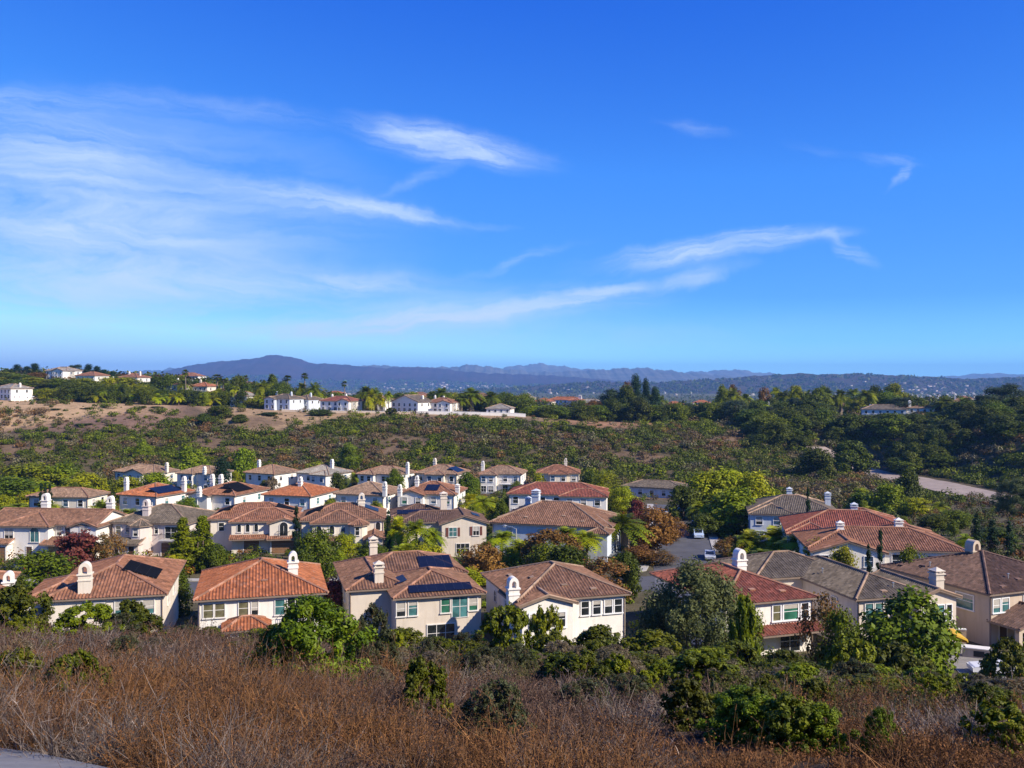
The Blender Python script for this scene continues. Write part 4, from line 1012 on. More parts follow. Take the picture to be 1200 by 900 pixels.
PROTO = {}
def proto(kind, i, H, W, trunk_me, crown_me): PROTO.setdefault(kind, []).append((H, W, trunk_me, crown_me))
def tree_proto(kind, H, W, n, leaf, cols, z0=.22, shape='round', r0=.16, variants=2, bark='bark', **kw):
    for i in range(variants):
        seed = sum(map(ord, kind))*7 + i*101
        (V, Q, c), C = crown(seed, H, W, n, leaf, cols, z0, shape, **kw)
        PROTO.setdefault(kind, []).append((H, W, limbs(C, H, z0, r0, seed).mesh('trunk', M[bark], True), np_mesh('crown', V, Q, M['warm_foliage' if kind in ('orange', 'red', 'sparse', 'rusty') else 'foliage'], c)))

DK = [(.028,.042,.006), (.062,.084,.012), (.105,.125,.020)]
MID = [(.040,.062,.006), (.085,.120,.010), (.140,.178,.016)]
BR = [(.075,.115,.009), (.150,.205,.013), (.225,.275,.020)]
YG = [(.110,.140,.009), (.230,.260,.015), (.350,.350,.030)]
OL = [(.050,.060,.022), (.092,.102,.036), (.140,.140,.060)]
GG = [(.050,.064,.026), (.098,.115,.048), (.150,.160,.075)]
OR = [(.105,.048,.014), (.215,.098,.018), (.300,.165,.028)]
RD = [(.075,.018,.016), (.150,.030,.026), (.190,.070,.036)]
BN = [(.095,.050,.030), (.170,.090,.052), (.240,.150,.095)]
GY = [(.130,.105,.090), (.220,.190,.165), (.330,.290,.260)]
RU = [(.100,.050,.020), (.170,.085,.030), (.240,.130,.045)]
tree_proto('oak', 7, 8, 8500, .21, DK, .10, 'dome', variants=3, gaps=.04, clumps=70)
tree_proto('green', 7, 6, 7500, .18, MID, .10, 'round', variants=3, gaps=.05, clumps=64)
tree_proto('bright', 6, 6.5, 7500, .17, BR, .08, 'dome', variants=2, gaps=.04, clumps=70)
tree_proto('lime', 7, 6, 7000, .18, YG, .08, 'round', variants=2, gaps=.05, clumps=64)
tree_proto('orange', 6, 6, 6500, .17, OR, .12, 'round', variants=2, gaps=.1, clumps=60)
tree_proto('red', 5, 5, 6000, .16, RD, .08, 'dome', variants=2, gaps=.06, clumps=60)
tree_proto('olive', 8, 9, 30000, .13, GG[:2] + [OL[1]], .05, 'dome', variants=2, aspect=.35, clumps=120, gaps=.06, spread=.13)
tree_proto('eucalyptus', 13, 8, 6500, .26, [(.020,.038,.018), (.045,.065,.030), (.085,.105,.055)], .18, 'round', r0=.22, variants=2, aspect=.4, gaps=.15)
tree_proto('pine', 12, 8, 6500, .26, [(.010,.026,.012), (.020,.045,.018), (.038,.066,.026)], .16, 'cone', r0=.22, variants=2, aspect=.35, clumps=70)
tree_proto('cypress', 9, 1.6, 3500, .14, [(.008,.022,.008), (.018,.038,.012), (.030,.055,.018)], .01, 'column', variants=2, spread=.3, clumps=46)
tree_proto('poplar', 10, 2.6, 8000, .16, [(.070,.110,.010), (.150,.200,.014), (.230,.270,.025)], .02, 'column', variants=2, spread=.17, clumps=150)
tree_proto('willow', 8, 5, 7000, .20, YG, .02, 'round', variants=1, aspect=.22, spread=.2, gaps=.05)
tree_proto('sparse', 6, 5, 3200, .14, [OR[0], OR[1], OL[1]], .08, 'round', variants=2, gaps=.2)
# shrubs: dense leaves near enough to show them one by one
tree_proto('laurel', 2.4, 4.0, 15000, .066, [(.028,.050,.009), (.075,.118,.018), (.175,.215,.052)], .02, 'dome', r0=.06, variants=2, clumps=110, aspect=.42, spread=.13, gaps=.06)
tree_proto('sage', 1.6, 2.4, 7000, .055, [(.080,.070,.036), (.145,.125,.075), (.225,.195,.135)], .01, 'dome', r0=.04, variants=2, aspect=.3, spread=.12, gaps=.06, clumps=110)
tree_proto('scrub', 1.9, 2.8, 8500, .066, [(.030,.042,.008), (.068,.080,.014), (.125,.132,.028)], .01, 'dome', r0=.05, variants=3, spread=.12, gaps=.06, clumps=110)
tree_proto('mossy', 1.7, 2.8, 8500, .062, [(.055,.080,.009), (.125,.155,.014), (.215,.235,.028)], .01, 'dome', r0=.05, variants=2, spread=.12, gaps=.06, clumps=110)
tree_proto('rusty', 1.5, 2.4, 7000, .055, [RU[0], OL[0], OL[1]], .01, 'dome', r0=.04, variants=2, aspect=.35, spread=.12, gaps=.06, clumps=110)

def fronds(g, n, L, top, droop, leaflets, w, cols, lift=(-.35, 1.2), fan=False):
    VV, QQ, CC = [], [], []
    base = 0; cols = np.array(cols)
    for k in range(n):
        a = g.uniform(0, 2*pi); el = g.uniform(*lift); l = L*g.uniform(.8, 1.1)
        d = np.array([cos(a)*cos(el), sin(a)*cos(el), sin(el)]); side = np.array([-sin(a), cos(a), 0.])
        t = np.linspace(.0, 1, leaflets); 
        P = top + d[None]*t[:, None]*l; P[:, 2] -= droop*l*t**2*(.6 + .4*cos(el))
        tone = cols[g.integers(0, len(cols))]*g.uniform(.8, 1.2)
        if fan:
            stem = .35
            for j in range(leaflets):
                b = (j/(leaflets - 1) - .5)*2.3; s0 = P[int(leaflets*stem)]
                dd = d*cos(b) + side*sin(b); e = s0 + dd*l*.62; e[2] -= .18*l*abs(g.normal())*.6
                n2 = np.cross(dd, side + .01) ; pw = np.cross(dd, np.array([0, 0, 1.]))*w
                VV += [s0, s0 + dd*l*.3 + pw, e, s0 + dd*l*.3 - pw]; QQ.append([base, base+1, base+2, base+3]); base += 4; CC += [tone]*4
        else:
            for j in range(1, leaflets):
                ll = w*(1 - abs(2*t[j] - .9)**2*.75)
                for sgn in (-1, 1):
                    tip = P[j] + side*sgn*ll*.9 + d*ll*.45; tip = tip - np.array([0, 0, ll*g.uniform(.25, .6)])
                    u = (P[j] - P[j-1])*.62
                    VV += [P[j] - u, P[j] + u*.3, tip + u*.15, tip - u*.35]; QQ.append([base, base+1, base+2, base+3]); base += 4; CC += [tone]*4
    return np.array(VV), np.array(QQ), np.array(CC)
def palm_proto(kind, H, hd, n, L, droop, cols, r0, leaflets=12, w=.5, lift=(-.35, 1.2), fan=False, variants=2):
    for i in range(variants):
        g = np.random.default_rng(sum(map(ord, kind)) + i*31)
        top = np.array([g.normal()*.015*H, g.normal()*.015*H, H - hd])
        V, Q, c = fronds(g, n, L, top, droop, leaflets, w, cols, lift, fan)
        mb = MB(); mb.tube([(0, 0, -.4), (top[0]*.3, top[1]*.3, top[2]*.5), tuple(top*np.array([1, 1, 1.01]))], [r0*1.3, r0, r0*.9], 8)
        PROTO.setdefault(kind, []).append((H, L*1.75, mb.mesh('trunk', M['palm_bark'], True), np_mesh('crown', V, Q, M['foliage'], c)))
palm_proto('palm', 6, 1.6, 46, 2.6, .7, [MID[2], BR[1], BR[2]], .16, w=.62)
palm_proto('goldpalm', 4.5, 1.8, 64, 2.4, .6, [YG[1], YG[2], BR[2]], .12, lift=(-.4, 1.35), w=.6)
palm_proto('bigpalm', 7, 2.4, 60, 3.2, .65, [DK[2], MID[1], MID[2]], .38, w=.6, lift=(-.5, 1.3))
palm_proto('fanpalm', 13, 1.4, 40, 1.9, .35, [DK[1], DK[2], MID[1]], .22, leaflets=9, w=.11, lift=(-.9, 1.2), fan=True)

NAMES = dict(oak='oak_tree', green='broadleaf_tree', bright='broadleaf_tree', lime='broadleaf_tree', orange='autumn_tree', red='autumn_tree', olive='olive_tree', eucalyptus='eucalyptus_tree',
             pine='pine_tree', cypress='cypress_tree', poplar='poplar_tree', willow='willow_tree', sparse='autumn_tree', laurel='laurel_shrub', sage='sage_shrub', scrub='scrub_bush', mossy='green_shrub',
             rusty='rust_shrub', palm='palm_tree', goldpalm='palm_tree', bigpalm='palm_tree', fanpalm='fan_palm')
CATS = dict(laurel='shrub', sage='shrub', scrub='shrub', mossy='shrub', rusty='shrub', palm='palm', goldpalm='palm', bigpalm='palm', fanpalm='palm')
_cnt = {}
def tree_at(kind, x, y, h, w, label, group=None, z=None):
    ps = PROTO[kind]; i = _cnt.get(kind, 0); _cnt[kind] = i + 1
    H, W, tm, cm = ps[i % len(ps)]
    o = empty(NAMES[kind], (x, y, (Tz(x, y) if z is None else z) - .05), rnd.uniform(0, 6.28))
    o.scale = (w/W, w/W, h/H)
    tag(o, label, CATS.get(kind, 'tree'), group)
    link('trunk', tm, o); link('crown', cm, o)
    return o
NEAR = []
def plant(kind, px, pytop, Y, wpx, label, group=None):
    x = wx(px, Y); z = Tz(x, Y)
    if Y < 30: NEAR.append((x, Y, wpx/F*Y/2))
    return tree_at(kind, x, Y, max(.5, wz(pytop, Y) - z), wpx/F*Y, label, group)

# ---------------- shrubs on the slope below the viewpoint
GS = 'shrubs on the brushy slope in front of the houses'
SL = [
 ('laurel',368,704,26,178,'big leafy green shrub standing out of the brown brush before the brown-roofed solar house'),
 ('laurel',318,738,27,70,'smaller leafy shrub pressed against the west flank of the big green shrub'),
 ('rusty',438,712,31,76,'olive shrub with reddish tips just east of the big leafy green shrub'),
 ('scrub',18,688,57,95,'tall olive bush at the photo\'s edge before the cut-off white house'),
 ('mossy',98,708,55,100,'yellow-olive bush in front of the wall of the house with black solar panels'),
 ('scrub',152,704,58,66,'olive bush below the three teal windows of the black-solar house'),
 ('rusty',212,734,60,64,'low brownish bush in the gap between the two tiled houses'),
 ('scrub',236,742,60,52,'dark low bush beside the little orange porch roof'),
 ('mossy',302,738,58,64,'yellow-green bush under the windows of the orange hip-roofed house'),
 ('mossy',592,710,60,88,'bright green rounded bush at the corner of the white gabled house'),
 ('rusty',545,742,58,66,'rust-brown bush below the teal French doors'),
 ('sage',500,752,54,64,'grey-green bush below the two blue solar arrays'),
 ('scrub',468,738,60,80,'olive-grey bush before the beige wall of the French-door house'),
 ('scrub',648,742,58,66,'dark bush under the white gabled wing'),
 ('scrub',702,736,60,92,'broad dark green bush under the row of four upper windows'),
 ('scrub',762,740,58,94,'dark green bush between the white gabled house and the olive tree'),
 ('scrub',858,752,60,92,'green bush at the foot of the olive tree'),
 ('mossy',872,704,70,52,'bright green upright shrub beside the olive tree'),
 ('scrub',922,764,62,80,'olive bush under the patio of the red-roofed white house'),
 ('mossy',1000,748,62,84,'green bush before the beige wall of the grey-roofed house'),
 ('scrub',1052,756,64,96,'wide dark green bush at the foot of the tree before the grey-roofed house'),
 ('scrub',1182,752,70,78,'dark bush at the photo\'s edge beside the parked white car'),
 ('scrub',1098,796,50,60,'low green bush in front of the driveway'),
 ('mossy',1172,800,42,76,'green bush below the parked white car'),
 ('mossy',756,770,46,118,'broad yellow-green bush in the middle of the slope'),
 ('mossy',832,760,48,96,'yellow-green bush west of the bright upright shrub'),
 ('scrub',690,768,50,104,'dark green bush on the slope under the white gabled house'),
 ('scrub',618,764,46,84,'dark olive bush on the slope below the bright rounded bush'),
 ('sage',560,770,42,84,'silver-grey bush among olive bushes in the middle of the slope'),
 ('mossy',552,778,38,40,'small yellow-green tuft in front of the silver-grey bush'),
 ('laurel',868,806,14.5,120,'dark leafy shrub low on the slope, its stems standing above brown brush'),
 ('laurel',962,826,13,96,'leafy shrub with glossy upright sprigs, lowest on the slope'),
 ('scrub',806,796,17,84,'green bush behind the dark leafy shrub'),
 ('laurel',1034,830,12.5,56,'thin pale green sapling-like shrub in the brown brush'),
 ('mossy',1188,846,13,60,'yellow-green tuft at the photo\'s edge low on the slope'),
 ('sage',738,806,33,90,'dusty grey bush below the broad yellow-green bush'),
 ('scrub',914,776,42,70,'dark bush on a reddish patch of brush below the patio'),
 ('sage',655,752,54,66,'greyish bush between two dark bushes under the white house'),
 ('sage',452,768,36,84,'grey dead-looking bush behind the brown brush in the middle'),
 ('sage',178,748,40,70,'pale grey bush in the brown brush before the black-solar house'),
 ('rusty',1010,808,34,90,'rust and olive bush above the brown brush, east part of the slope'),
 ('scrub',1130,816,32,80,'green bush in the eastern corner of the slope'),
 ('mossy',640,712,84,60,'green shrub close to the side wall of the white gabled house'),
]
for k, px, py, Y, w_, lab in SL: plant(k, px, py, Y, w_, lab, GS)
# the thicket that closes the slope against the gardens
r4 = random.Random(8)
NEARL = dict(scrub='small dark green bush scattered in the dry brush', mossy='small yellow-green bush scattered in the dry brush', rusty='small reddish bush scattered in the dry brush', laurel='small glossy-leaved bush scattered in the dry brush', sage='small greyish bush scattered in the dry brush')
THICK = dict(scrub='dark green bush in the thicket along the foot of the slope', mossy='yellow-green bush in the thicket along the foot of the slope', rusty='brownish bush in the thicket along the foot of the slope', sage='greyish bush in the thicket along the foot of the slope')
for k in range(84):
    px = r4.uniform(430, 1215); Y = r4.uniform(30, 62) if px < 820 else r4.uniform(24, 70)
    kd = r4.choice(['scrub', 'scrub', 'mossy', 'mossy', 'rusty', 'sage', 'rusty', 'sage'])
    if px < 560 and Y < 40 or px > 1085 and Y > 52 or 872 < px < 950 and Y > 44: continue
    x = wx(px, Y); tree_at(kd, x, Y, r4.uniform(.7, 1.6)*(1.15 if Y > 50 else .9), r4.uniform(1.5, 3.4), THICK[kd], 'bushes of the thicket along the foot of the slope')
for k in range(20):
    px = r4.uniform(-10, 640); Y = r4.uniform(14, 46); kd = r4.choice(['rusty', 'sage', 'scrub', 'rusty', 'sage'])
    tree_at(kd, wx(px, Y), Y, r4.uniform(.8, 1.25), r4.uniform(1.2, 2.4), NEARL[kd], 'small bushes scattered in the dry brush')
for k in range(16):
    px = r4.uniform(-10, 430); Y = r4.uniform(50, 66); kd = r4.choice(['scrub', 'mossy', 'rusty', 'scrub'])
    tree_at(kd, wx(px, Y), Y, r4.uniform(1.2, 2.0), r4.uniform(2.4, 4.2), THICK[kd], 'bushes of the thicket along the foot of the slope')
for k in range(24):
    px = 560 + 660*r4.random()**.8; Y = r4.uniform(12, 30); kd = r4.choice(['scrub', 'mossy', 'rusty', 'laurel', 'sage', 'scrub', 'rusty'])
    gp_ = HY - F*Tz(wx(px, Y), Y)/Y
    if gp_ > 884 or px < 740 and Y < 20: continue
    tree_at(kd, wx(px, Y), Y, r4.uniform(.6, 1.0), r4.uniform(.9, 1.9), NEARL[kd], 'small bushes scattered in the dry brush')
for k in range(46):
    px = r4.uniform(-10, 1210); Y = r4.uniform(70, 89); kd = r4.choice(['scrub', 'mossy', 'rusty', 'scrub'])
    if px > 1080 or 880 < px < 950: continue
    tree_at(kd, wx(px, Y), Y, r4.uniform(1.6, 3.4), r4.uniform(2.4, 4.6), THICK[kd], 'bushes of the thicket along the foot of the slope')

# ---------------- trees and palms of the gardens and the street
GT = 'garden and street trees of the estate'
TL = [
 ('olive',815,664,79,158,'large feathery grey-green olive tree hiding the wall of the red-roofed house'),
 ('olive',776,694,84,80,'smaller grey-green olive tree between the white gabled house and the large feathery one'),
 ('green',873,706,84,46,'green tree in front of the corner of the red-roofed white house'),
 ('green',1062,700,81,118,'full green tree in front of the grey-roofed beige house'),
 ('sparse',966,700,84,54,'half-bare tree with orange leaves between the red-roofed and grey-roofed houses'),
 ('green',986,724,80,52,'green tree below the half-bare orange one'),
 ('poplar',214,608,140,27,'tall yellow-green columnar tree, the western one of the pair behind the black-solar house'),
 ('poplar',237,606,142,29,'tall yellow-green columnar tree, the eastern one of the pair behind the black-solar house'),
 ('oak',206,668,112,48,'dark tree in the shady gap between the black-solar house and the orange hip roof'),
 ('oak',252,640,140,40,'dark rounded tree beside the pair of columnar trees'),
 ('green',370,624,128,54,'dense green tree behind the roof chimney of the orange hip-roofed house'),
 ('green',356,650,120,36,'lower green tree against the dense green tree behind the orange roof'),
 ('red',388,684,108,58,'dark red bush between the orange roof and the French-door house'),
 ('cypress',347,594,151,9,'slim dark cypress between the two cream houses with arched windows'),
 ('cypress',455,600,149,9,'slim dark cypress at the east corner of the turret house'),
 ('red',92,624,140,66,'crimson bougainvillea bush by the garage of the wide white house'),
 ('sparse',128,626,139,42,'rust-coloured bush beside the crimson bougainvillea'),
 ('green',46,652,118,76,'green tree in front of the brown garage door'),
 ('oak',8,668,110,50,'dark tree by the edge in front of the wide white house'),
 ('goldpalm',466,598,150,34,'palm in front of the shuttered house, against the turret house'),
 ('palm',488,604,146,44,'arching green palm in front of the dark-roofed house'),
 ('goldpalm',476,634,140,54,'yellow-green palm clump behind the French-door house'),
 ('palm',508,614,147,32,'slender palm before the front door of the shuttered house'),
 ('lime',500,640,136,46,'yellow-green tree over the street behind the blue solar roof'),
 ('goldpalm',528,654,130,56,'bright yellow-green palm clump behind the roof with two blue solar arrays'),
 ('lime',546,668,124,48,'low yellow-green shrub behind the east end of the blue solar roof'),
 ('orange',562,642,129,64,'orange-brown street tree in front of the shuttered house'),
 ('orange',645,624,139,66,'rounded orange tree in front of the bluish shaded wall'),
 ('palm',588,618,147,48,'palm at the west corner of the bluish shaded wall'),
 ('goldpalm',612,628,145,44,'yellow palm in front of the bluish shaded wall'),
 ('palm',664,612,147,50,'palm with spreading fronds in the middle of the bluish shaded wall'),
 ('palm',688,618,146,46,'palm near the east end of the bluish shaded wall'),
 ('green',640,640,131,50,'green bush between the orange tree and the brown-roofed gabled house'),
 ('oak',668,646,121,82,'olive-green tree behind the ridge of the white gabled house'),
 ('sparse',704,656,118,80,'brownish bushy tree at the east end of the white gabled house'),
 ('oak',735,650,122,40,'dark shrubby tree beside the street corner'),
 ('goldpalm',553,574,190,34,'golden palm behind the shuttered house, west of two'),
 ('goldpalm',577,580,188,36,'golden palm behind the shuttered house, east of two'),
 ('green',549,556,216,30,'green tree between two back-row houses with chimneys'),
 ('oak',598,584,190,26,'dark tree at the roof end of the wide brown-roofed house'),
 ('willow',712,556,206,52,'drooping yellow-green willow-like tree beside the deep red roof'),
 ('oak',690,556,222,34,'dark olive tree behind the willow-like tree'),
 ('lime',730,572,214,28,'small yellow-green tree east of the willow-like tree'),
 ('bigpalm',733,594,157,66,'large dark green palm by the street beside the wide brown-roofed house'),
 ('red',747,588,184,30,'bright red tree near the end of the cul-de-sac'),
 ('orange',763,598,161,62,'orange street tree with a full crown by the cul-de-sac'),
 ('orange',783,606,172,38,'small orange street tree closest to the roadway'),
 ('orange',752,640,147,46,'rust-orange bush beneath the large dark palm'),
 ('sparse',772,646,146,44,'thin rust-red bush on the corner lawn'),
 ('oak',802,572,202,56,'dark tree shading the street opposite the orange trees'),
 ('lime',830,556,206,64,'tall yellow-green tree behind the cul-de-sac'),
 ('lime',852,552,212,60,'yellow-green tree behind the round bright tree'),
 ('lime',884,556,208,52,'yellow-green tree closest to the overlapping grey roofs'),
 ('palm',822,582,186,38,'feathery palm beside the street, opposite the orange trees'),
 ('bright',864,576,182,86,'round bright green tree beside the street'),
 ('oak',826,604,178,50,'dark bush in the shade of the round bright tree'),
 ('orange',858,632,152,38,'rust-orange tree behind the red-roofed white house'),
 ('goldpalm',878,616,152,46,'golden palm behind the arched chimney of the red roof'),
 ('goldpalm',906,612,150,54,'tall golden palm clump behind the red roof'),
 ('palm',934,622,140,52,'green palm beside the gabled white wall'),
 ('goldpalm',920,640,136,44,'low golden palm behind the grey-brown roof'),
 ('lime',962,636,130,44,'yellow-green shrub under the gabled white wall'),
 ('lime',990,644,124,40,'small yellow-green shrub along the grey-brown roof'),
 ('palm',894,640,140,40,'small green palm between golden palms'),
 ('cypress',947,572,168,6,'slim cypress in front of the overlapping grey-brown roofs'),
 ('cypress',1018,640,118,8,'short slim cypress in front of the white gabled wall'),
 ('cypress',1032,622,119,8,'taller slim cypress beside the window of the white gabled house'),
 ('cypress',1145,604,152,13,'dark cypress, westernmost of three behind the tan house'),
 ('cypress',1163,610,156,12,'dark cypress, middle one of three behind the tan house'),
 ('cypress',1183,612,150,11,'dark cypress, easternmost of three behind the tan house'),
 ('green',1069,648,111,36,'small round tree between the grey-brown and dark brown roofs'),
 ('lime',30,545,236,70,'bright yellow-green tree on the west end of the back row'),
 ('bright',72,546,240,60,'bright green tree beside the pale cream end house'),
 ('lime',98,556,228,50,'yellow-green shrub west of the pale cream end house'),
 ('green',10,560,224,60,'green tree at the photo\'s edge beyond the long brown roof'),
 ('palm',50,560,205,40,'palm behind the long low brown roof'),
 ('palm',18,588,188,38,'palm behind the wide white house'),
 ('goldpalm',118,582,172,44,'golden palm beside the orange solar roof'),
 ('bright',128,600,166,36,'green shrub between the wide white house and the turret house'),
 ('cypress',48,567,180,6,'tiny slim cypress, western one of three beyond the white house ridge'),
 ('cypress',53,567,180,6,'tiny slim cypress, middle one of three beyond the white house ridge'),
 ('cypress',58,568,180,6,'tiny slim cypress, eastern one of three beyond the white house ridge'),
 ('bright',182,556,222,52,'green tree between the pale cream end house and the orange solar roof'),
 ('lime',150,560,220,36,'yellow-green tree before the pale cream end house'),
 ('pine',260,540,226,38,'dark conifer between two back-row houses'),
 ('bright',222,528,268,58,'bright green tree behind the back row, above the cream end house'),
 ('bright',285,528,266,40,'bright green tree behind the rosy tan roof'),
 ('oak',312,566,216,30,'dark shrub before the rosy tan back-row house'),
 ('sage',318,560,214,30,'greyish shrub in front of the pale grey roof'),
 ('oak',396,556,222,28,'dark shrub at the bright wall of the pale grey roofed house'),
 ('green',462,552,224,26,'green tree between two back-row chimneys'),
 ('palm',440,584,182,22,'small palm before the tan-brown roofed house'),
 ('bright',388,586,186,26,'green shrub beside the broad bright orange roof'),
 ('green',256,598,168,20,'green shrub behind the cream house with black solar panels'),
 ('oak',622,568,212,30,'dark tree between the two easternmost back-row houses'),
 ('lime',630,556,226,20,'thin yellow-green tree at the wall of a back-row house'),
 ('green',540,600,176,26,'green shrub beside the square chimney of the shuttered house'),
 ('oak',1064,556,252,40,'dark round tree standing before the dusty road'),
 ('bright',1040,570,226,56,'bright green tree beyond the red-brown roof'),
 ('lime',1072,584,210,36,'yellow-green bush beyond the white gabled house'),
 ('green',1012,580,232,40,'green tree beyond the two square chimneys'),
 ('goldpalm',1020,590,190,30,'golden palm beyond the red-brown roof'),
 ('olive',1196,562,212,64,'grey-green tree in shade at the photo\'s edge below the dusty road'),
 ('green',1120,600,190,40,'dark shrubby tree before the three cypresses'),
 ('oak',1098,604,188,44,'dark tree beyond the white gabled house'),
 ('palm',1132,622,150,26,'small palm by the dark brown roof'),
 ('oak',1168,620,172,60,'dark tree behind the arched chimney of the tan house'),
]
for k, px, py, Y, w_, lab in TL:
    if px < 722 and Y > 165: Y *= 1.09
    plant(k, px, py, Y, w_, lab, GT)

# ---------------- bushes one can tell apart on the far slope
GB = 'bushes on the far hillside'
BL = [
 ('scrub',64,488,402,22,'round dark bush alone on the bare tan slope'), ('scrub',10,490,396,24,'dark bush at the photo\'s edge on the tan slope'),
 ('scrub',36,478,414,8,'small bush high on the tan slope'), ('mossy',60,468,424,40,'green bushes at the top of the tan slope'), ('scrub',104,484,408,22,'olive bush where the tan slope meets the mauve scrub'),
 ('scrub',152,470,424,14,'dark bush below the hedge, western of two'), ('scrub',184,476,420,18,'dark bush below the hedge, eastern of two'), ('rusty',162,480,414,22,'brownish bush in the gully top'),
 ('olive',122,512,372,30,'large grey-green bush at the foot of the mauve slope'), ('green',98,506,378,22,'green bush at the foot of the mauve slope'), ('green',134,505,380,18,'green bush behind the large grey-green one'),
 ('oak',240,486,392,26,'rounded green oak in the gully, westernmost of a clump'), ('oak',258,476,402,34,'tall green oak in the middle of the gully clump'), ('oak',281,486,392,22,'rounded green oak, easternmost of the gully clump'),
 ('oak',266,498,384,20,'small green oak below the gully clump'), ('oak',316,483,412,30,'dark oak casting a long shadow on the tan bank'), ('oak',376,480,416,32,'grey-green oak on the tan bank below the ridge houses'),
 ('scrub',392,492,404,24,'dark bush below the grey-green oak on the tan bank'), ('scrub',458,478,420,22,'dark bush under the ridge wall'), ('oak',668,498,400,40,'dark tree throwing a broad shadow on the rusty brown bank'),
 ('oak',688,499,398,28,'dark tree beside the one with the broad shadow'), ('oak',996,520,346,56,'broad dark green tree by the end of the dusty road'), ('oak',905,499,398,46,'broad grey-green tree at the edge of the wooded slope'),
 ('oak',958,527,330,48,'dark rounded bush west of the dusty road'), ('bright',168,518,352,24,'green palm-like bush above the cream end house'), ('green',410,522,330,26,'blue-green bush above the pale grey roof'),
]
for k, px, py, Y, w_, lab in BL: plant(k, px, py, Y, w_, lab, GB)

# ================================================================== THE FAR RIDGE
def ridge_house(px, Y, W, rot, label, **kw):
    kw.setdefault('hgt', 5.4); kw.setdefault('side_w', 2)
    return house_t(px, Y, rot, W, kw.pop('D', 11), label, group='houses along the far ridge', fine=False, name='ridge_house', **kw)
ridge_house(2, 436, 15, -30, 'white house at the west end of the ridge above the bare tan slope', roof='t_pale', ridge='ridge_pale', chim=((.9, .5, 2.4),))
ridge_house(66, 520, 16, -20, 'white gabled house highest on the ridge among dark pines', roof='t_pale', ridge='ridge_pale', bay=(.5, 1.0, 3, 'y'))
ridge_house(150, 500, 12, -16, 'white house with twin chimneys half hidden behind the ridge palms', roof='t_rust', chim=((.2, .5, 3.4), (.8, .5, 3.4)))
ridge_house(256, 470, 12, -20, 'beige house behind the tall palms above the gully', wall='beige', roof='t_brown', chim=((.3, .5, 3.6),))
ridge_house(279, 452, 11, -24, 'white house half hidden by dark trees above the gully', roof='t_pale', chim=((.2, .4, 3.2),))
ridge_house(326, 438, 14, -26, 'blue-grey ridge house with two white chimneys', wall='bluegrey', roof='t_grey', ridge='ridge_pale', bay=(.0, .45, 2, 'y'), chim=((.1, .5, 3.4), (.75, .5, 3.4)), gl=('g_dark', 'g_blue', 'g_dark'))
ridge_house(352, 446, 10, -26, 'blue-grey ridge house with plain grey roof beside the two-chimney one', wall='bluegrey', roof='t_grey', ridge='ridge_pale', chim=((.7, .5, 3.2),))
ridge_house(393, 436, 17, -20, 'white ridge house with brick-red roof and long white porch', roof='t_red', bay=(.62, 1.0, 2, 'y'), chim=((.2, .5, 3.2), (.62, .6, 3.4)))
ridge_house(474, 438, 17, -34, 'white ridge house whose big grey side wall stands in shade', wall='white', roof='t_grey', ridge='ridge_pale', roofkind='y', chim=((.8, .7, 3),))
ridge_house(514, 440, 14, -18, 'white ridge house with brown roof and terrace wall', roof='t_rust', bay=(.5, 1.0, 2.5, 'y'), chim=((.2, .5, 3.6), (.5, .6, 3)))
ridge_house(584, 440, 12, -10, 'low white pavilion by the east end of the ridge wall', roof='t_pale', ridge='ridge_pale', hgt=3.0, side_w=0, front='none')
ridge_house(660, 640, 24, -24, 'white house with orange-red roof and square tower beyond the ridge', roof='t_orange', bay=(.7, .98, 3, 'hip'), chim=((.95, .5, 4, 3.0, 'cap'),))
ridge_house(708, 560, 12, -20, 'plain grey-white house behind the dark trees', roof='t_pale', ridge='ridge_pale')
ridge_house(803, 520, 20, -18, 'white house with orange roofs among the trees on the eastern ridge', roof='t_orange', bay=(.45, .98, 3, 'hip'), chim=((.7, .5, 3),))
ridge_house(910, 478, 14, -18, 'pale house with small white chimney half hidden by trees', roof='t_tan', chim=((.2, .5, 4.6), (.75, .5, 3.6)))
ridge_house(868, 490, 12, -18, 'plain white house with a tan roof among the eastern ridge palms', roof='t_tan', chim=((.6, .5, 3.4),))
ridge_house(938, 470, 9, -18, 'cream house peeping between palm trunks', wall='cream', roof='t_tan')
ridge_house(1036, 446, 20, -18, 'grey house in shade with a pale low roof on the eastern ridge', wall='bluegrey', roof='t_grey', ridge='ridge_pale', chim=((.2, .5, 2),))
ridge_house(1076, 446, 15, -14, 'white house with a tall white chimney on the eastern ridge', roof='t_tan', chim=((.25, .1, 4.4, 1.6, 'cap'),))
ridge_house(735, 700, 14, -18, 'small white house far behind the eastern ridge trees', roof='t_rust')
ridge_house(612, 700, 16, -18, 'white house beyond the end of the ridge wall', roof='t_pale', ridge='ridge_pale')

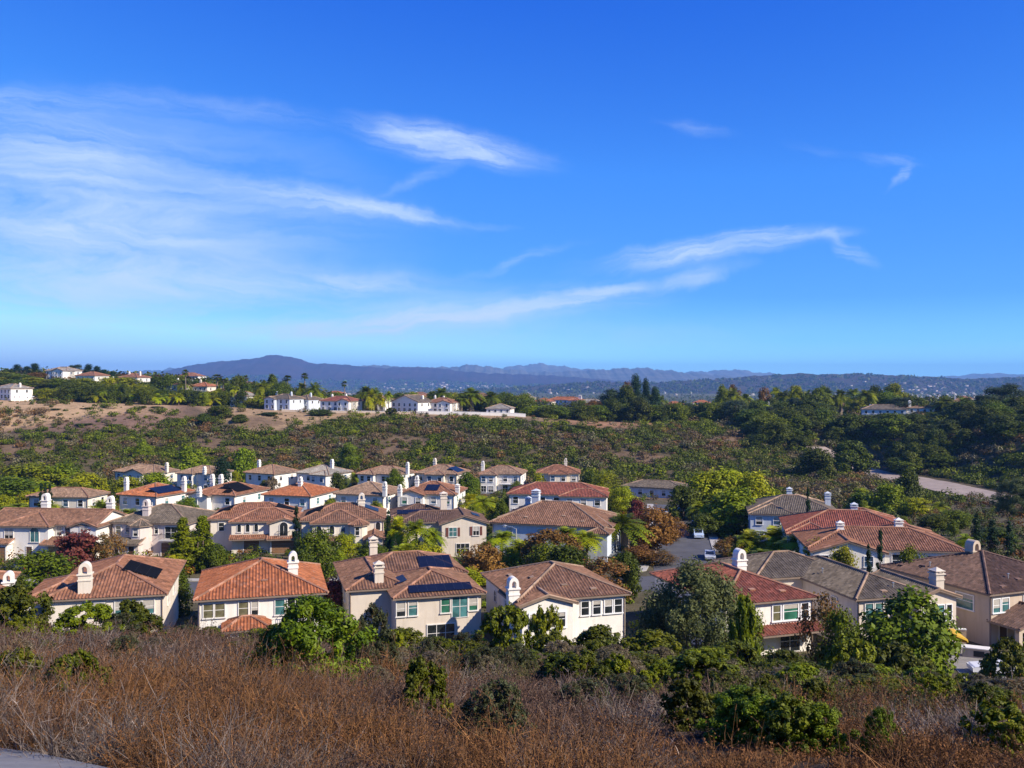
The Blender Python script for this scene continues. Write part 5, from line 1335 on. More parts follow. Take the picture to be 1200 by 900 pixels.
for px, Y, W_, kw, lab in ((100, 500, 13, dict(roof='t_rust'), 'small white house with a rusty roof between the pines and the red-leaved trees'),
        (128, 478, 12, dict(wall='cream', roof='t_tan', chim=((.3, .5, 3.4),)), 'cream house peeping over the hedge above the mauve slope'),
        (196, 486, 13, dict(roof='t_brown', chim=((.7, .5, 3.6),)), 'white house with a brown roof just west of the tall lone fan palm'),
        (232, 492, 12, dict(wall='cream', roof='t_orange', chim=((.3, .5, 4),)), 'cream house with an orange roof just east of the tall lone fan palm'),
        (302, 474, 12, dict(wall='beige', roof='t_tan', chim=((.5, .5, 3.4),)), 'beige house west of the blue-grey ridge houses'),
        (438, 470, 13, dict(roof='t_tan'), 'white house behind the slim palms west of the big grey gable wall'),
        (556, 500, 14, dict(wall='cream', roof='t_rust', chim=((.5, .5, 3),)), 'cream house behind the thick-headed palms of the ridge wall'),
        (690, 600, 16, dict(roof='t_pale', ridge='ridge_pale'), 'long white house east of the square-towered one'),
        (985, 500, 14, dict(wall='cream', roof='t_tan', chim=((.5, .5, 3.8),)), 'cream house among the palms west of the shaded grey house'),
        (1128, 480, 14, dict(roof='t_brown', chim=((.3, .5, 4.2),)), 'white house east of the tall white chimney, behind a thick palm'),
        (1168, 520, 14, dict(wall='cream', roof='t_rust'), 'cream house under the tall airy trees at the east end of the ridge')):
    ridge_house(px, Y, W_, -18, lab, **kw)
# white garden wall along the ridge
def wall_run(name, pts, h, t, mat, label, cat):
    mb = MB(); P = []
    for a, b in zip(pts[:-1], pts[1:]):
        n = max(1, int(hypot(b[0]-a[0], b[1]-a[1])/4)); P += [(a[0]+(b[0]-a[0])*k/n, a[1]+(b[1]-a[1])*k/n) for k in range(n)]
    P.append(pts[-1]); c = MB()
    for p, q in zip(P[:-1], P[1:]):
        z0, z1 = Tz(*p), Tz(*q)
        d = Vector((q[0]-p[0], q[1]-p[1])).normalized(); nx, ny = -d.y*t/2, d.x*t/2
        lo = [(p[0]+nx, p[1]+ny, z0-.5), (p[0]-nx, p[1]-ny, z0-.5), (q[0]-nx, q[1]-ny, z1-.5), (q[0]+nx, q[1]+ny, z1-.5)]
        hi = [(a, b, (z0 if k < 2 else z1)+h) for k, (a, b, _) in enumerate(lo)]
        mb.face(hi)
        mb.face([lo[1], lo[2], hi[2], hi[1]]); mb.face([lo[3], lo[0], hi[0], hi[3]])
        c.beam((p[0], p[1], z0+h+.06), (q[0], q[1], z1+h+.06), t+.12, .12)
    o = tag(empty(name, (0, 0, 0)), label, cat)
    mb.build('wall_panel', mat, o); c.build('coping', M['trim_white'], o)
wall_run('garden_wall', [(wx(488, 431), 431), (wx(548, 430), 430), (wx(616, 429), 429)], 1.5, .35, M['white'], 'long low white garden wall along the top of the scrubby slope', 'wall')
wall_run('garden_wall', [(wx(330, 428), 428), (wx(420, 429), 429), (wx(486, 431), 431)], 1.0, .35, M['tan'], 'low tan retaining wall in front of the blue-grey ridge houses', 'wall')
# two white pergola posts at the west house
for px in (20, 35):
    x = wx(px, 428); z = Tz(x, 428); o = tag(empty('pergola', (x, 428, z), .2), 'small white garden pergola at the brow of the tan slope, ' + ('nearer the white house' if px == 20 else 'farther from the white house'), 'pergola')
    for dx in (-1.1, 1.1):
        b = MB(); b.box(dx-.16, dx+.16, -.16, .16, -.4, 2.3); b.build('post', M['trim_white'], o)
    b = MB(); b.box(-1.7, 1.7, -.7, .7, 2.3, 2.6); b.build('beam', M['trim_white'], o)

# trees along the ridge: (kind, px, pytop, Y, width px)
LAB = dict(oak='dark rounded tree in the belt of trees along the far ridge', green='mid-green tree in the belt of trees along the far ridge', bright='light green tree in the belt of trees along the far ridge',
           lime='yellow-green tree in the belt of trees along the far ridge', orange='orange autumn tree in the belt of trees along the far ridge', red='red-leaved tree in the belt of trees along the far ridge',
           eucalyptus='tall airy grey-green tree rising from the far ridge', pine='dark pine rising from the far ridge', palm='feathery palm in the belt of trees along the far ridge',
           bigpalm='thick-headed palm on the far ridge', fanpalm='tall thin fan palm standing above the far ridge', goldpalm='pale green palm in the belt of trees along the far ridge')
GR = 'trees along the far ridge'
RL = []
r2 = random.Random(21)
def belt(px0, px1, n, y0, y1, top0, top1, kinds, w0=18, w1=34):
    for k in range(n):
        px = px0 + (px1 - px0)*(k + r2.uniform(.1, .9))/n
        RL.append((r2.choice(kinds), px, r2.uniform(top0, top1), r2.uniform(y0, y1), r2.uniform(w0, w1)))
belt(-10, 240, 18, 445, 470, 448, 460, ['oak', 'green', 'green', 'lime', 'oak', 'bright'], 26, 44)
belt(-10, 230, 12, 475, 500, 443, 452, ['oak', 'green', 'oak', 'lime', 'orange'], 26, 40)
belt(0, 220, 12, 505, 560, 440, 452, ['oak', 'oak', 'orange', 'green', 'red', 'oak'], 24, 40)
belt(60, 130, 4, 440, 446, 452, 458, ['oak', 'oak', 'green'], 26, 36)
for px, py, w_ in ((20, 428, 20), (32, 430, 20), (41, 427, 22), (8, 434, 18)): RL.append(('pine', px, py, 575, w_))
for px, py, w_ in ((84, 429, 14), (92, 428, 16), (104, 428, 20), (114, 430, 18), (122, 434, 16), (132, 436, 16)): RL.append(('eucalyptus' if px < 95 else 'pine', px, py, 560, w_))
belt(-10, 340, 30, 474, 520, 440, 452, ['oak', 'green', 'oak', 'lime', 'palm', 'green', 'bigpalm'], 20, 36)
belt(110, 330, 14, 442, 470, 447, 457, ['palm', 'bigpalm', 'goldpalm', 'green', 'palm'], 16, 26)
belt(72, 108, 4, 520, 540, 442, 447, ['red', 'orange'], 20, 30); belt(130, 185, 5, 540, 590, 440, 446, ['red', 'orange', 'oak'], 18, 30)
belt(108, 215, 12, 436, 446, 451, 459, ['palm', 'goldpalm', 'green', 'oak', 'palm'], 14, 22)
belt(200, 330, 16, 446, 480, 449, 462, ['green', 'oak', 'palm', 'lime', 'green', 'bright'], 16, 32)
for px, py, Y, w_ in ((218, 432, 470, 9), (254, 438, 480, 14), (262, 443, 475, 12), (288, 439, 490, 8), (320, 438, 490, 7), (337, 439, 500, 12), (358, 436, 500, 10), (404, 446, 490, 8)): RL.append(('fanpalm', px, py, Y, w_))
for px, py, Y, w_ in ((308, 441, 462, 26), (354, 443, 470, 22), (370, 443, 466, 30), (429, 447, 452, 28), (441, 450, 450, 22), (518, 449, 462, 30), (552, 450, 452, 40), (575, 454, 456, 34), (540, 458, 448, 26)): RL.append(('bigpalm', px, py, Y, w_))
belt(340, 470, 9, 450, 500, 458, 466, ['oak', 'green', 'lime', 'palm'], 16, 26)
belt(455, 640, 16, 455, 520, 460, 468, ['green', 'oak', 'lime', 'bright', 'oak'], 20, 34)
belt(590, 640, 4, 446, 470, 462, 466, ['bright', 'green'], 30, 44)
belt(425, 460, 3, 436, 444, 452, 464, ['palm', 'goldpalm'], 12, 20)
belt(632, 700, 7, 438, 452, 474, 483, ['green', 'oak', 'oak'], 26, 44)
belt(690, 800, 10, 440, 460, 466, 482, ['oak', 'green', 'oak'], 26, 46)
for px, py, w_ in ((745, 443, 26), (757, 447, 18), (730, 458, 26), (768, 456, 22)): RL.append(('pine', px, py, 480, w_))
belt(700, 800, 8, 470, 520, 456, 468, ['oak', 'green', 'red', 'oak', 'eucalyptus'], 22, 38)
belt(800, 960, 14, 440, 470, 467, 480, ['oak', 'oak', 'eucalyptus', 'green'], 28, 52)
belt(640, 1060, 16, 490, 560, 448, 460, ['palm', 'bigpalm', 'lime', 'green', 'palm', 'orange'], 16, 30)
belt(840, 1060, 18, 465, 520, 450, 462, ['palm', 'palm', 'oak', 'bigpalm', 'lime', 'green', 'eucalyptus'], 18, 34)
for px, py in ((858, 449), (934, 448), (968, 449), (985, 451), (1026, 449), (918, 452)): RL.append(('bigpalm', px, py, 500, r2.uniform(22, 32)))
belt(1040, 1210, 14, 440, 480, 466, 481, ['oak', 'oak', 'eucalyptus', 'green', 'oak'], 30, 56)
for px, py, w_ in ((1106, 461, 36), (1130, 462, 34), (1165, 455, 46), (1185, 452, 44), (1150, 464, 30)): RL.append(('eucalyptus' if px > 1140 else 'bigpalm', px, py, 440, w_))
# the wooded slope above the dusty road
for k in range(84):
    px = r2.uniform(880, 1225); Y = r2.uniform(378, 436) if px < 1010 else r2.uniform(345, 436)
    x = wx(px, Y)
    if abs(x - 142) < 14 and Y < 400: continue
    gpy = HY - F*Tz(x, Y)/Y
    RL.append((r2.choice(['oak', 'oak', 'green', 'oak']), px, gpy - r2.uniform(14, 28), Y, r2.uniform(28, 52)))
WINDOWS = [(190, 203, 486, 461), (225, 240, 492, 461), (295, 309, 474, 466), (548, 564, 500, 470), (680, 700, 600, 472), (977, 993, 500, 470), (1120, 1136, 480, 474), (-5, 22, 436, 466), (50, 82, 520, 446), (312, 360, 438, 480), (364, 424, 436, 482), (446, 536, 438, 483), (566, 604, 440, 483), (634, 694, 640, 478), (783, 832, 520, 476), (856, 882, 492, 470), (893, 924, 500, 470), (1012, 1092, 446, 489)]
def clear_view(px, py, Y, w_):
    # nothing tall stands right in front of a ridge house
    for a, b, yh, base in WINDOWS:
        if Y < yh and px + w_*.42 > a and px - w_*.42 < b and py < base - 3: return base - 3 + r2.uniform(0, 3)
    return py
for k, px, py, Y, w_ in RL:
    if k not in ('fanpalm', 'bigpalm', 'pine'): py = clear_view(px, py, Y, w_)
    x = wx(px, Y); g_ = HY - F*Tz(x, Y)/Y
    lab = LAB[k]; grp = GR
    if px > 880 and Y < 437 and k in ('oak', 'green'): lab = 'dark oak on the shaded wooded slope above the dusty road' if k == 'oak' else 'green tree on the shaded wooded slope above the dusty road'; grp = 'trees on the wooded slope above the dusty road'
    plant(k, px, min(py, g_ - 8), Y, w_, lab, grp)

# ---------------- scattered town on the plain
def gable_house_mesh(i):
    g = random.Random(i); w_, d, h = g.uniform(11, 18), g.uniform(9, 13), g.uniform(3.2, 6)
    me = bpy.data.meshes.new('distant_house'); mb = MB()
    mb.box(-w_/2, w_/2, -d/2, d/2, -2, h); n0 = len(mb.f)
    o = .5; e = [(-w_/2-o, -d/2-o, h+.02), (w_/2+o, -d/2-o, h+.02), (w_/2+o, d/2+o, h+.02), (-w_/2-o, d/2+o, h+.02)]; r_ = d*.22; a, b = (-w_/2+d/2, 0, h+r_), (w_/2-d/2, 0, h+r_)
    for f in ([e[0], e[1], b, a], [e[1], e[2], b], [e[2], e[3], a, b], [e[3], e[0], a]): mb.face(f)
    n1 = len(mb.f)
    for x in (-w_*.3, 0, w_*.3): mb.box(x-.7, x+.7, -d/2-.05, -d/2+.1, h-1.9, h-.6)
    me = mb.mesh('distant_house', M[g.choice(['white', 'cream', 'white', 'beige'])])
    me.materials.append(M[g.choice(['t_rust', 't_tan', 't_pale', 't_brown', 't_orange'])]); me.materials.append(M['g_dark'])
    ix = np.zeros(len(mb.f), dtype=np.int32); ix[n0:n1] = 1; ix[n1:] = 2
    me.polygons.foreach_set('material_index', ix); return me
HM = [gable_house_mesh(i) for i in range(8)]
r3 = random.Random(5); spots = []
while len(spots) < 120:
    Y = 620 + 900*r3.random()**1.3; px = r3.uniform(420, 1215) if r3.random() < .8 else r3.uniform(0, 420); x = wx(px, Y)
    if all((x-a)**2 + (Y-b)**2 > 24**2 for a, b in spots): spots.append((x, Y))
for k, (x, Y) in enumerate(spots):
    o = link('distant_house', HM[k % 8], None, (x, Y, Tz(x, Y)), r3.uniform(-.6, .6))
    tag(o, 'tiny pale house of the far town on the plain beyond the ridge', 'house', 'distant houses of the valley town')
g = np.random.default_rng(3)
def scatter_boxes(n, y0, y1, name, lab):
    Y = y0*(y1/y0)**g.uniform(0, 1, n); X = (g.uniform(-80, 1280, n) - CX)/F*Y
    keep = wav(X, Y, 900) + g.normal(0, .2, n) > 0.08
    X, Y = X[keep], Y[keep]; n = len(X); Z = T(X, Y)
    w_, d, h = g.uniform(6, 15, n), g.uniform(5, 10, n), g.uniform(3, 7, n); big = g.uniform(0, 1, n) < .05; w_[big] *= 3.0; h[big] *= 1.3
    a = g.uniform(-.6, .6, n); ca, sa = np.cos(a), np.sin(a)
    pts = []
    for sx_, sy, k in ((-1,-1,0), (1,-1,0), (1,1,0), (-1,1,0), (-1,-1,1), (1,-1,1), (1,1,1), (-1,1,1), (-.45,0,1.45), (.45,0,1.45)):
        lx, ly = sx_*w_/2, sy*d/2; pts.append(np.stack([X + lx*ca - ly*sa, Y + lx*sa + ly*ca, Z - 1 + (h + 1)*min(k, 1) + (h*.45 if k > 1 else 0)], 1))
    V = np.stack(pts, 1).reshape(-1, 3); b = np.arange(n)[:, None]*10
    wf = np.concatenate([b + np.array(q)[None] for q in ((0,1,5,4), (1,2,6,5), (2,3,7,6), (3,0,4,7))]); rf = np.concatenate([b + np.array(q)[None] for q in ((4,5,9,8), (6,7,8,9), (5,6,9,9), (7,4,8,8))])
    wc = np.array([.46, .41, .36])*g.uniform(.45, 1.2, (n, 1)); rc = np.array([[.30,.17,.11], [.28,.25,.22], [.40,.36,.32], [.22,.16,.12]])[g.integers(0, 4, n)]
    # separate vertices for walls and roofs so each keeps its own paint
    V2 = np.vstack([V, V]); C2 = np.vstack([np.repeat(wc, 10, 0), np.repeat(rc, 10, 0)])
    Q = np.vstack([wf, rf + 10*n])
    me = np_mesh(name, V2, Q, M['flat'], C2); tag(link(name, me), lab, 'houses', kind='stuff')
m, nt, b = mat_new('painted_surface'); at = N(nt, 'ShaderNodeAttribute', attribute_name='tint'); nt.links.new(at.outputs['Color'], b.inputs['Base Color']); setin(b, Roughness=.8); M['flat'] = m
scatter_boxes(2600, 1500, 7500, 'distant_town', 'pale specks of the far town spread over the hazy plain')

# the town climbs the lower slopes of the nearer hills
def on_mount(i, n, v0, v1, g):
    px, v, Y0, dp, X, Yy, Z = MOUNT[i]
    a = g.uniform(2, len(px) - 3, n); b = np.interp(v0 + (v1 - v0)*g.uniform(0, 1, n)**.8, v, np.arange(len(v)))
    i0, j0 = a.astype(int), np.minimum(b.astype(int), len(v) - 2); fa, fb = a - i0, b - j0
    f = lambda A: A[i0, j0]*(1-fa)*(1-fb) + A[i0+1, j0]*fa*(1-fb) + A[i0, j0+1]*(1-fa)*fb + A[i0+1, j0+1]*fa*fb
    return f(X), f(Yy), f(Z)
def hill_town(i, n, v0, v1, name, lab, size):
    g = np.random.default_rng(40 + i); X, Y, Z = on_mount(i, n, v0, v1, g)
    keep = wav(X, Y, 900) + g.normal(0, .16, n) > .14; X, Y, Z = X[keep], Y[keep], Z[keep]; n = len(X)
    w_ = size*g.uniform(.5, 1.5, n); h = size*g.uniform(.25, .5, n); d = w_*.7; pts = []
    for sx_, sy, k in ((-1,-1,0), (1,-1,0), (1,1,0), (-1,1,0), (-1,-1,1), (1,-1,1), (1,1,1), (-1,1,1)): pts.append(np.stack([X + sx_*w_/2, Y + sy*d/2, Z - 4 + (h + 4)*k], 1))
    V = np.stack(pts, 1).reshape(-1, 3); b = np.arange(n)[:, None]*8
    Q = np.concatenate([b + np.array(q)[None] for q in ((0,1,5,4), (1,2,6,5), (2,3,7,6), (3,0,4,7), (4,5,6,7))])
    tag(link(name, np_mesh(name, V, Q, M['flat'], np.repeat(np.array([.40, .33, .29])*g.uniform(.4, 1.2, (n, 1)), 8, 0))), lab, 'houses', kind='stuff')
hill_town(0, 1300, -.97, -.55, 'distant_town', 'pale specks of houses along the foot of the long dark mountain', 20)
hill_town(1, 900, -.97, -.25, 'distant_town', 'pale specks of houses on the low dark hills to the east', 15)

def puff_mesh(name, X, Y, Z, rad, hgt, per, leaf, cols, lab, cat, mat='foliage', seed=9):
    g = np.random.default_rng(seed); n = len(X)
    k = np.repeat(np.arange(n), per); m_ = len(k)
    d = unit(g.normal(size=(m_, 3)))*(g.uniform(0, 1, (m_, 1))**.4)
    P = np.stack([X[k] + d[:, 0]*rad[k], Y[k] + d[:, 1]*rad[k], Z[k] + hgt[k]*(.5 + .5*d[:, 2])], 1)
    nr = unit(d + g.normal(size=(m_, 3))*.5 + np.array([0, 0, .35]))
    V, Q, c = leaf_quads(P, nr, leaf[k] if hasattr(leaf, '__len__') else leaf, .62, g, cols[k]*g.uniform(.6, 1.4, (m_, 1)))
    return tag(link(name, np_mesh(name, V, Q, M[mat], c)), lab, cat, kind='stuff')
pal = np.array([DK[1], DK[2], MID[1], OL[1], DK[1], MID[0], (.10, .09, .05)])
n = 9000; Y = 560*(6500/560)**(g.uniform(0, 1, n)**1.15); X = (g.uniform(-60, 1260, n) - CX)/F*Y; ok = ((wav(X, Y, 500) + g.normal(0, .5, n)) > -.3) | (Y < 1000)
X, Y = X[ok], Y[ok]; sz = 2.2 + Y/900.0*1.1
puff_mesh('distant_woods', X, Y, T(X, Y), sz*g.uniform(.7, 1.5, len(X)), sz*g.uniform(1.4, 2.6, len(X)), 16, sz*.36, pal[g.integers(0, len(pal), len(X))], 'dark tree cover between the houses of the far plain', 'woods')

for i, n_, v0, v1, sz_ in ((0, 2600, -.98, -.5, 16), (1, 3600, -.98, -.05, 12)):
    X, Y, Z = on_mount(i, n_, v0, v1, np.random.default_rng(60 + i)); g5 = np.random.default_rng(70 + i); n = len(X); r5 = sz_*g5.uniform(.5, 1.6, n)
    puff_mesh('distant_woods', X, Y, Z - 2, r5, r5*.9, 9, r5*.5, np.array([DK[0], DK[1], (.05, .04, .03)])[g5.integers(0, 3, n)], 'dark tree cover on the lower slopes of the ' + ('long mountain' if i == 0 else 'eastern hills'), 'woods', seed=80 + i)

# ---------------- chaparral over the far hillside
n = 24000; Y = np.sqrt(g.uniform(262.0**2, 452.0**2, n)); X = (g.uniform(-60, 1270, n) - CX)/F*Y
pxx = CX + F*X/Y; Z = T(X, Y); pyy = HY - F*Z/Y
lim = np.interp(pxx, [-80, 0, 60, 110, 150, 190, 230, 260, 300, 350, 420, 520, 600, 640, 660, 700, 760, 800, 1300], [508, 508, 506, 500, 496, 496, 488, 498, 508, 503, 492, 490, 493, 499, 496, 506, 504, 484, 484])
dens = np.where(pyy > lim + 5*wav(X, Y, 18), .95, .07)
dens = np.where((pxx < 210) & (pyy > 482) & (pyy < lim + 6), .30, dens)
dens = np.where((pxx > 722) & (pxx < 850) & (Y < 312) & (Y > 250), .42, dens)
dens = np.where((Y < 292) & (pxx < 720) & (pxx > 120), .75, dens)
rx = np.interp(Y, [262, 300, 335, 372, 392], [150, 149, 147, 140, 126])
dens = np.where((np.abs(X - rx) < 15) & (Y < 396), 0, dens)
bare = wav(X*.6 + 300, Y, 15) + .6*wav(X - 90, Y*1.4, 6); dry = np.clip(wav(X*.8 + 40, Y*1.3, 20) - .16, 0, 1)*3.2; dens = dens*np.clip(1.1 - 2.0*np.clip(bare - .26, 0, 1), .12, 1)*np.clip(1 - dry*.75, .25, 1)
keep = g.uniform(0, 1, n) < dens; X, Y, Z, pxx = X[keep], Y[keep], Z[keep], pxx[keep]; n = len(X)
cp = np.array([(.085,.090,.022), (.058,.068,.015), (.112,.110,.028), (.120,.096,.050), (.160,.112,.068), (.098,.118,.018), (.145,.130,.080), (.165,.100,.050), (.074,.092,.018), (.070,.082,.018), (.145,.160,.026)])
reg = wav(X, Y*1.3, 30)*1.1 + .5*wav(X - 200, Y, 11)
pick = np.where(reg + g.normal(0, .09, n) > .0, g.choice([0, 1, 5, 8, 9, 10, 5], n), g.choice([2, 3, 4, 6, 7, 3, 0, 9], n))
rad = np.clip(np.exp(g.normal(.25, .5, n)), .5, 4.2); hg = rad*g.uniform(.75, 1.3, n)
for lo_, hi_, per_, lf in ((0, 1.1, 22, .26), (1.1, 2.2, 60, .32), (2.2, 9, 170, .36)):
    q = (rad >= lo_) & (rad < hi_)
    puff_mesh('chaparral', X[q], Y[q], Z[q] - .1, rad[q], hg[q], per_, lf, cp[pick[q]], {0: 'low', 1.1: 'knee-high', 2.2: 'tall'}[lo_] + ' olive and brown chaparral covering the far hillside and canyon floor', 'scrub', seed=int(12 + lo_*10))

# scrub on the open ground beside and between the gardens
n = 7500; Y = np.sqrt(g.uniform(86.0**2, 281.0**2, n)); X = (g.uniform(-90, 1290, n) - CX)/F*Y
def near_house(X, Y):
    hit = np.zeros(len(X), bool)
    for o, x0, x1, y0, y1 in FOOT:
        c, s_ = cos(-o.rotation_euler.z), sin(-o.rotation_euler.z); lx = (X - o.location.x)*c - (Y - o.location.y)*s_; ly = (X - o.location.x)*s_ + (Y - o.location.y)*c
        hit |= (lx > x0 - 1.3) & (lx < x1 + 1.3) & (ly > y0 - 1.6) & (ly < y1 + 1.3)
    return hit
def on_road(X, Y, pad):
    hit = np.zeros(len(X), bool)
    for pts, hw in ((ROAD_A, 7.5), (ROAD_B, 7.8)):
        for (a, b), (c, d) in zip(pts[:-1], pts[1:]):
            L2 = (c-a)**2 + (d-b)**2; t = np.clip(((X-a)*(c-a) + (Y-b)*(d-b))/L2, 0, 1)
            hit |= (X - a - t*(c-a))**2 + (Y - b - t*(d-b))**2 < (hw + pad)**2
    return hit
drive = (X > 42) & (X < 52) & (Y < 97)
keep = ~near_house(X, Y) & ~on_road(X, Y, 0) & ~drive & (g.uniform(0, 1, n) < .8)
X, Y = X[keep], Y[keep]; n = len(X)
gp = np.array([DK[1], DK[2], MID[1], MID[2], OL[1], YG[1], RU[1], BR[1], (.10,.07,.04), BR[2], YG[0]])
wild = (X > 62) | (Y > 272)
pick = np.where(wild, g.choice([0, 1, 4, 4, 6, 8, 8], n), g.integers(0, len(gp), n))
rad = g.uniform(.6, 1.7, n); hg = rad*g.uniform(.9, 1.7, n)
puff_mesh('garden_shrubbery', X, Y, T(X, Y), rad, hg, 80, .19, gp[pick], 'mixed low shrubbery filling the gardens between the houses', 'shrubbery', seed=14)

# ---------------- more garden trees among the rear rows
r6 = random.Random(31); got = []
GL = dict(lime='small yellow-green garden tree among the rear rows of houses', bright='small bright green garden tree among the rear rows of houses', green='green garden tree among the rear rows of houses', palm='slender garden palm among the rear rows of houses', goldpalm='clump of golden garden palm among the rear rows of houses', oak='dark garden tree among the rear rows of houses')
tries = 0
while len(got) < 84 and tries < 6000:
    tries += 1
    Y = r6.uniform(118, 284); px = r6.uniform(-15, 722) if r6.random() < .85 else r6.uniform(840, 1180); x = wx(px, Y)
    a_ = np.array([x]); b_ = np.array([float(Y)])
    if near_house(a_, b_)[0] or on_road(a_, b_, -1.0)[0] or any((x-p)**2 + (Y-q)**2 < 9 for p, q in got): continue
    got.append((x, Y)); k = r6.choice(['lime', 'bright', 'bright', 'green', 'palm', 'goldpalm', 'goldpalm', 'lime', 'oak'])
    h_ = r6.uniform(2.6, 5.2) if k not in ('palm',) else r6.uniform(4.5, 7); tree_at(k, x, Y, h_, h_*r6.uniform(.75, 1.15), GL[k], 'garden trees among the rear rows of houses')

# ================================================================== DRY BRUSH ON THE NEAR SLOPE
def brush():
    g = np.random.default_rng(77)
    n = 4600
    Y = np.concatenate([np.sqrt(g.uniform(6.5**2, 66.0**2, int(n*.8))), np.sqrt(g.uniform(6.5**2, 24.0**2, n - int(n*.8)))]); px = g.uniform(-230, 1430, n); X = (px - CX)/F*Y
    Z = T(X, Y)
    # keep the footpath clear
    def seg(ax, ay, bx, by):
        L2 = (bx-ax)**2 + (by-ay)**2; t = np.clip(((X-ax)*(bx-ax) + (Y-ay)*(by-ay))/L2, 0, 1); return np.hypot(X-ax-t*(bx-ax), Y-ay-t*(by-ay))
    dp = np.minimum(np.minimum(seg(-14, 9, -8.6, 11.6), seg(-8.6, 11.6, -5.6, 9.4)), seg(-5.6, 9.4, -4, 5))
    keep = (dp > 1.75) & (wav(X*1.3 + 9, Y, 2.3) < .42) & ~((px > 470) & (Y > np.interp(px, [470, 700, 900, 1200], [40, 30, 24, 22])) & (g.uniform(0, 1, n) < .5)); X, Y, Z, px = X[keep], Y[keep], Z[keep], px[keep]; n = len(X)
    py = HY - F*Z/Y
    patch = wav(X, Y, 7.0)
    kinds = np.zeros(n, int)             # 0 brown, 1 rust, 2 grey, 3 olive
    rr = g.uniform(0, 1, n)
    kinds[(patch + g.normal(0, .22, n) + np.interp(Y, [10, 20, 34], [.30, .10, -.15]) > .18)] = 1
    kinds[(wav(X + 50, Y, 5.0) + g.normal(0, .25, n) > .34)] = 2
    ol = (px > 470) & (Y > 30) & (rr < .55) | (px > 800) & (Y > 17) & (rr < .33); kinds[ol] = 3
    base = np.array([(.104,.064,.044), (.160,.076,.027), (.165,.130,.108), (.090,.086,.030)])[kinds]
    tall = np.interp(px, [0, 300, 520, 700, 1200], [1.25, 1.15, .85, .75, .7])*g.uniform(.6, 1.15, n)*np.interp(Y, [7, 16, 30], [.85, 1.0, 1.1])
    big = g.uniform(.7, 1.5, n); tall = tall*(.62 + .38*big)*(1 + .55*wav(X + 20, Y - 7, 3.4))
    for (bx, by, br) in NEAR: tall = np.where((np.abs(X - bx*Y/by) < br*1.0) & (Y < by + .5) & (Y > by - 4.5), tall*.42, tall)
    nst = np.interp(Y, [7, 16, 30, 66], [150, 100, 56, 30])*big; nst = nst.astype(int)
    k = np.repeat(np.arange(n), nst); m_ = len(k)
    def ribbons(B, D, Ln, wd, bend, tone, dark_tip=1.0):
        """three-point bent ribbons"""
        q = len(B); D = unit(D); S = unit(np.cross(D, g.normal(size=(q, 3))))
        mid = B + D*(Ln*.5)[:, None] + bend*(Ln*.12)[:, None]; tip = B + D*Ln[:, None] + bend*(Ln*.42)[:, None]
        w0, w1, w2 = wd, wd*.8, wd*.35
        V = np.stack([B - S*w0[:, None], B + S*w0[:, None], mid - S*w1[:, None], mid + S*w1[:, None], tip - S*w2[:, None], tip + S*w2[:, None]], 1).reshape(-1, 3)
        b = np.arange(q)[:, None]*6
        Q = np.concatenate([b + np.array([0, 1, 3, 2]), b + np.array([2, 3, 5, 4])])
        return V, Q, np.repeat(tone, 6, 0), mid, tip
    r = .16*np.sqrt(g.uniform(0, 1, m_))*big[k]; a = g.uniform(0, 2*pi, m_)
    B = np.stack([X[k] + r*np.cos(a), Y[k] + r*np.sin(a), Z[k] - .08], 1)
    se = g.uniform(.12, 1.0, m_); ce = np.sqrt(1 - se**2)
    D = np.stack([np.cos(a)*ce, np.sin(a)*ce, se], 1) + g.normal(size=(m_, 3))*.12
    Ln = tall[k]*g.uniform(.45, .9, m_)*(.72 + .28*se)
    wd = np.interp(Y[k], [7, 16, 30, 66], [.0036, .0056, .0095, .018])
    bend = g.normal(size=(m_, 3))*.6; bend[:, 2] -= .25
    tone = base[k]*g.uniform(.55, 1.35, (n, 1))[k]*g.uniform(.55, 1.45, (m_, 1))*np.where(g.uniform(0, 1, (m_, 1)) < .05, 1.7, 1)
    V1, Q1, C1, mid, tip = ribbons(B, D, Ln, wd, bend, tone)
    # twigs off the stems
    tw = g.choice(m_, int(m_*4.2)); f = g.uniform(-.5, 1.0, len(tw))[:, None]
    B2 = mid[tw]*(1 - f) + tip[tw]*f; D2 = unit(D[tw]) + g.normal(size=(len(tw), 3))*.6 + np.array([0, 0, .25])
    V2, Q2, C2, mid2, tip2 = ribbons(B2, D2, Ln[tw]*g.uniform(.12, .32, len(tw)), wd[tw]*.75, g.normal(size=(len(tw), 3))*.5, tone[tw]*g.uniform(.7, 1.4, (len(tw), 1)))
    # seed heads and dead leaves near the tips
    sel = g.uniform(0, 1, len(tw)) < np.where(kinds[k[tw]] == 2, .12, np.where(kinds[k[tw]] == 3, .95, .6))
    P = np.concatenate([tip2[sel], mid2[sel], tip2[sel] + g.normal(size=(int(sel.sum()), 3))*.05]); kk = np.tile(k[tw][sel], 3)
    lt = base[kk]*np.array([1.0, .88, .8])*g.uniform(.5, 1.35, (len(P), 1))
    V3, Q3, C3 = leaf_quads(P + g.normal(size=P.shape)*.02, unit(g.normal(size=P.shape) + np.array([0, 0, .6])), np.interp(Y[kk], [7, 16, 30, 66], [.013, .019, .030, .055]), .55, g, lt)
    o1 = len(V1); o2 = o1 + len(V2)
    V = np.vstack([V1, V2, V3]); Q = np.vstack([Q1, Q2 + o1, Q3 + o2]); C = np.vstack([C1, C2, C3])
    print('brush quads', len(Q))
    tag(link('dry_brush', np_mesh('dry_brush', V, Q, M['brush'], C)), 'tangled dry brown and rust brush covering the slope below the viewpoint', 'brush', kind='stuff')
brush()

